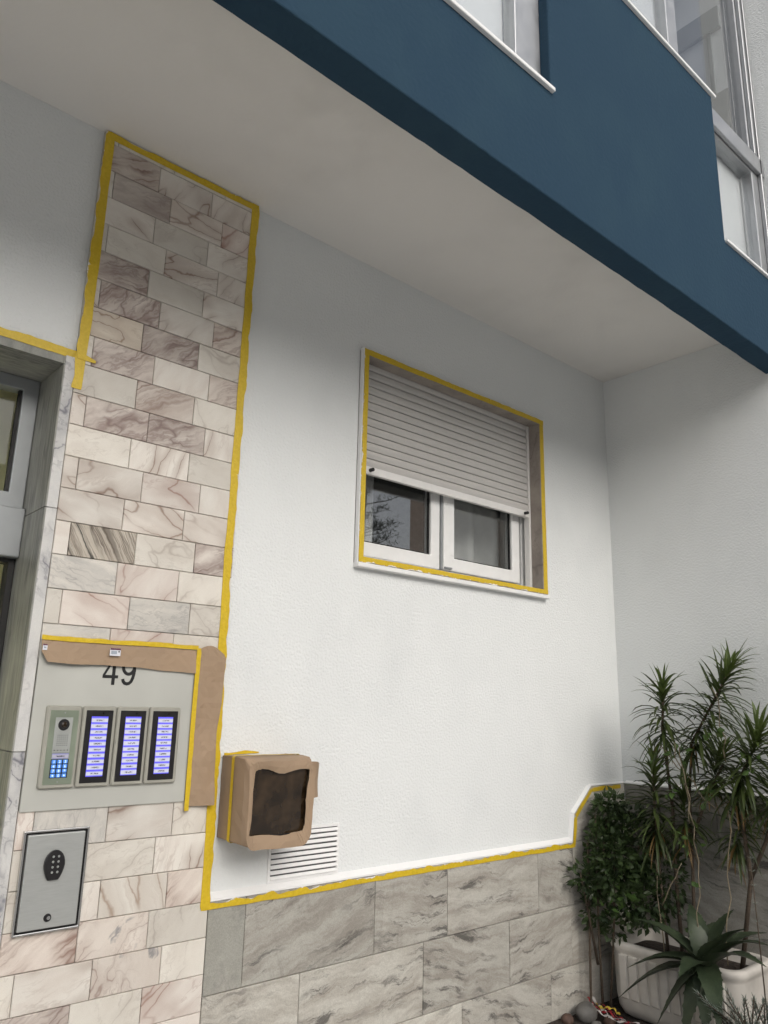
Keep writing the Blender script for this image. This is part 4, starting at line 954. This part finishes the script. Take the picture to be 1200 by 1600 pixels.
# climbing vine: thin pale stems with a few light leaves
VN = thing('climbing_vine', (3.22, -0.5, 0.5), 'thin pale vine stems with a few light green leaves trailing over the dragon tree', 'plant')
def jig(a, b, n, amp, seed):
    rr = random.Random(seed); a = Vector(a); b = Vector(b)
    return [a.lerp(b, i/n)+Vector((rr.uniform(-amp, amp), rr.uniform(-amp, amp), rr.uniform(-amp, amp)*0.4)) for i in range(n+1)]
for a, b, n, am, sd in (((3.2, -0.505, 0.52), (3.2, -0.52, 1.05), 8, 0.008, 1), ((3.2, -0.52, 1.05), (3.22, -0.46, 1.36), 6, 0.010, 2), ((3.19, -0.36, 0.72), (3.17, -0.47, 0.90), 6, 0.004, 3), ((3.21, -0.34, 0.52), (3.25, -0.30, 1.0), 6, 0.012, 4), ((3.24, -0.36, 1.36), (3.26, -0.58, 1.12), 8, 0.012, 5), ((3.24, -0.42, 1.40), (3.22, -0.50, 1.05), 8, 0.012, 6), ((3.22, -0.60, 0.55), (3.24, -0.66, 1.12), 7, 0.012, 7), ((3.24, -0.66, 1.30), (3.26, -0.62, 1.60), 6, 0.012, 17)):
    stem(VN, jig(a, b, n, am, sd), 0.0026, 0.0016, 'stem_pale')
lv = MB(); rr = random.Random(12)
for c, n in (((3.2, -0.50, 0.98), 9), ((3.2, -0.47, 0.84), 5), ((3.23, -0.46, 1.32), 10), ((3.24, -0.60, 1.42), 8), ((3.2, -0.49, 0.62), 7), ((3.24, -0.55, 1.16), 9), ((3.22, -0.40, 1.18), 7), ((3.24, -0.36, 1.30), 6), ((3.22, -0.78, 1.30), 8)):
    leafy(lv, c, (0.03, 0.04, 0.035), n, 0.036, rr, 0.62)
mk('leaves', lv, M['leaf_light'], VN, recalc=False, kind='stuff')

# aloe
AL = thing('aloe', (3.17, -0.53, 0.50), 'large dark aloe with thick pointed leaves hanging over the planter rim', 'plant')
ac = Vector((3.165, -0.535, 0.575)); rr = random.Random(4)
ac = Vector((3.16, -0.545, 0.555))
tips = [(3.10, -0.285, 0.665), (3.06, -0.27, 0.49), (3.03, -0.235, 0.375), (3.04, -0.40, 0.335), (3.11, -0.74, 0.72), (3.08, -0.83, 0.69), (3.02, -0.84, 0.635), (3.02, -0.60, 0.33), (3.0, -0.515, 0.29), (2.94, -0.70, 0.40), (3.30, -0.42, 0.72), (3.27, -0.62, 0.74), (3.36, -0.70, 0.66), (2.93, -0.56, 0.55), (3.20, -0.47, 0.70), (3.08, -0.66, 0.67), (3.35, -0.5, 0.66)]
for tp in tips:
    tp = ac+(Vector(tp)-ac)*1.02; d = tp-ac; L_ = d.length; mb = MB(); prev = None; loops = []
    bend = Vector((0, 0, 1))*L_*0.22
    up = Vector((0, 0, 1))
    for i in range(9):
        u = i/8; p = ac+d*u+bend*math.sin(math.pi*u)*0.55
        tg = (d+bend*math.pi*math.cos(math.pi*u)*0.55).normalized(); s_ = tg.cross(up)
        if s_.length < 0.1: s_ = tg.cross(Vector((1, 0, 0)))
        s_.normalize(); n_ = s_.cross(tg)
        w = 0.046*(1-u**1.6)*(0.75+0.4*math.sin(u*3))+0.0008; th = 0.016*(1-u)+0.001
        loops.append([p-s_*w+n_*th*0.45, p-s_*w*0.5+n_*th*0.05, p+s_*w*0.5+n_*th*0.05, p+s_*w+n_*th*0.45, p+s_*w*0.55-n_*th*0.75, p-s_*w*0.55-n_*th*0.75])
    mb.loft(loops)
    for i in range(1, 8):                       # marginal teeth
        for sgn, k in ((-1, 0), (1, 3)):
            a = Vector(loops[i][k]); b = Vector(loops[min(8, i+1)][k]).lerp(a, 0.6); o_ = (a-(Vector(loops[i][0])+Vector(loops[i][3]))/2).normalized()*0.006
            ids_ = [mb.vert(a), mb.vert(b), mb.vert(a.lerp(b, 0.6)+o_)]; mb.f.append(ids_)
    o = mk('leaf', mb, M['aloe'], AL, smooth=True); o.data.set_sharp_from_angle(angle=R(50))

# grey needle plant at the right edge
SD = thing('grey_needle_plant', (3.02, -0.80, 0.262), 'silvery grey needle leaved plant at the lower right edge of the picture', 'plant')
rr = random.Random(9); nm = MB()
for i in range(42):
    b0 = Vector((3.05+rr.uniform(-0.03, 0.05), -0.78+rr.uniform(-0.06, 0.06), 0.27))
    tp = Vector((2.98+rr.uniform(-0.08, 0.09), -0.74+rr.uniform(-0.13, 0.12), 0.485+rr.uniform(-0.10, 0.06)))
    if i < 3: tp = Vector((2.98, -0.60-0.035*i, 0.50-0.02*i))
    mid = b0.lerp(tp, 0.5)+Vector((0, 0, 0.03)); stem(SD, [b0, mid, tp], 0.0035, 0.002)
    for k in range(46):
        u = 0.35+0.65*k/45; p = b0.lerp(mid, u*2) if u < 0.5 else mid.lerp(tp, u*2-1)
        a = k*2.4; ax = (tp-mid).normalized(); s_ = ax.orthogonal().normalized(); w_ = ax.cross(s_)
        d = (s_*math.cos(a)+w_*math.sin(a))*math.cos(u*1.1)+ax*(0.25+0.9*u*u)
        leaf_strip(nm, p, d, 0.024, 0.0062, 0.1, rr, 2, 0.1)
mk('needles', nm, M['sedum'], SD, recalc=False, kind='stuff')
stem(SD, [(3.10, -0.80, 0.27), (3.08, -0.80, 0.7), (3.085, -0.79, 0.98)], 0.003, 0.0015)
fl = MB()
for z in (0.70, 0.76, 0.82, 0.88, 0.93, 0.975):
    for k in range(6): leaf_strip(fl, (3.083, -0.795, z), (math.cos(k*1.05+z*20), math.sin(k*1.05+z*20), 0.5), 0.018, 0.005, 0.2, rr, 2)
mk('flower_spike', fl, M['sedum'], SD, recalc=False, kind='stuff')

# stones and litter
def stone(c, r, mat, seed, label):
    rr = random.Random(seed); mb = MB(); N_, K = 12, 8; c = Vector(c); rows_ = []
    for j in range(K+1):
        ph = math.pi*j/K; row = []
        for i in range(N_):
            a = 2*math.pi*i/N_; d = Vector((math.sin(ph)*math.cos(a), math.sin(ph)*math.sin(a), math.cos(ph)))
            k = 1+0.16*mn.noise(d*1.7+Vector((seed*3.1, 0, 0)))
            row.append(c+Vector((d.x*r[0], d.y*r[1], d.z*r[2]))*k)
        rows_.append(row)
    mb.loft(rows_); mb.sm = True
    return mk('stone', mb, M[mat], None, label=label, cat='stone', group='stones in the planting bed')
stone((3.02, -0.085, 0.285), (0.055, 0.042, 0.038), 'stone', 1, 'large rounded grey stone by the foot of the plinth')
stone((2.93, -0.055, 0.272), (0.030, 0.026, 0.020), 'stone2', 2, 'small dark stone to the left of the large grey stone')
stone((3.10, -0.06, 0.275), (0.034, 0.028, 0.026), 'stone2', 3, 'brown stone behind the large grey stone beside the planter')
stone((3.06, -0.17, 0.272), (0.030, 0.024, 0.018), 'stone2', 4, 'brown stone in front of the planter end')
stone((2.98, -0.16, 0.268), (0.026, 0.022, 0.016), 'stone', 5, 'small grey stone near the lower picture edge')
def ribbon(label, pts, mat, seed):
    mb = MB(); rr = random.Random(seed); P = [Vector(p) for p in pts]; prev = None
    for i in range(41):
        u = i/40*(len(P)-1); k = min(len(P)-2, int(u)); p = P[k].lerp(P[k+1], u-k)+Vector((rr.uniform(-.002, .002), rr.uniform(-.002, .002), 0.004*math.sin(i*0.7)))
        s_ = Vector((math.sin(i*0.21+seed), math.cos(i*0.21+seed), 0.5*math.sin(i*0.33))).normalized()*0.006
        q = [mb.vert(p-s_), mb.vert(p+s_)]
        if prev: mb.f.append([prev[0], prev[1], q[1], q[0]])
        prev = q
    o = mk('plastic_strip', mb, M[mat], None, label=label, cat='litter', group='plastic strips lying in the bed', recalc=False); solid(o, 0.0006); return o
ribbon('crumpled red plastic strip lying on the bed beside the large stone', [(3.10, -0.04, 0.315), (3.06, -0.10, 0.300), (3.08, -0.16, 0.292), (3.05, -0.22, 0.285), (3.09, -0.26, 0.28)], 'red_plastic', 1)
ribbon('white plastic strip tangled with the red one on the bed', [(3.11, -0.05, 0.318), (3.075, -0.11, 0.306), (3.06, -0.15, 0.300), (3.03, -0.20, 0.29), (3.06, -0.25, 0.285)], 'white_plastic', 2)
ribbon('short yellow plastic strip on top of the tangled strips', [(3.075, -0.095, 0.312), (3.06, -0.13, 0.308), (3.085, -0.17, 0.312), (3.07, -0.21, 0.30)], 'yellow_plastic', 3)
ribbon('second red plastic strip at the foot of the planter', [(3.12, -0.09, 0.30), (3.10, -0.17, 0.285), (3.07, -0.24, 0.282), (3.02, -0.27, 0.278)], 'red_plastic', 5)
ribbon('second white plastic strip at the foot of the planter', [(3.08, -0.07, 0.305), (3.045, -0.14, 0.29), (3.06, -0.20, 0.288), (3.10, -0.28, 0.28)], 'white_plastic', 6)

# pine mirrored in the window
PT = thing('pine_tree', (14.2, -14.6, 0), 'loose dark pine tree mirrored in the left window pane', 'tree')
mbt = MB().tube([(14.2, -14.6, 0), (14.25, -14.6, 2.5), (14.1, -14.7, 5.0), (14.15, -14.6, 8.0)], [0.2, 0.16, 0.1, 0.03], 9); mk('trunk', mbt, M['bark'], PT)
rr = random.Random(31); cr = MB(); lim = MB()
for i in range(60):
    z = 2.6+5.2*i/60; a = rr.uniform(0, 6.28); l = (2.1-1.0*(z-2.6)/5.2)*rr.uniform(0.6, 1.1)
    s0 = Vector((14.18, -14.62, z)); e = s0+Vector((math.cos(a)*l, math.sin(a)*l, l*rr.uniform(0.1, 0.55)))
    lim.tube([s0, s0.lerp(e, 0.5)+Vector((0, 0, -0.05)), e], [0.022, 0.012, 0.004], 5)
    for k in range(26):
        u = rr.uniform(0.35, 1.03); p = s0.lerp(e, u)+Vector((rr.uniform(-.14, .14), rr.uniform(-.14, .14), rr.uniform(-.06, .14)))
        for _ in range(3): leaf_strip(cr, p, (rr.uniform(-1, 1), rr.uniform(-1, 1), rr.uniform(-0.3, 1)), 0.15, 0.035, 0.1, rr, 2)
mk('limbs', lim, M['bark'], PT, recalc=False); mk('crown', cr, M['pine'], PT, recalc=False, kind='stuff')
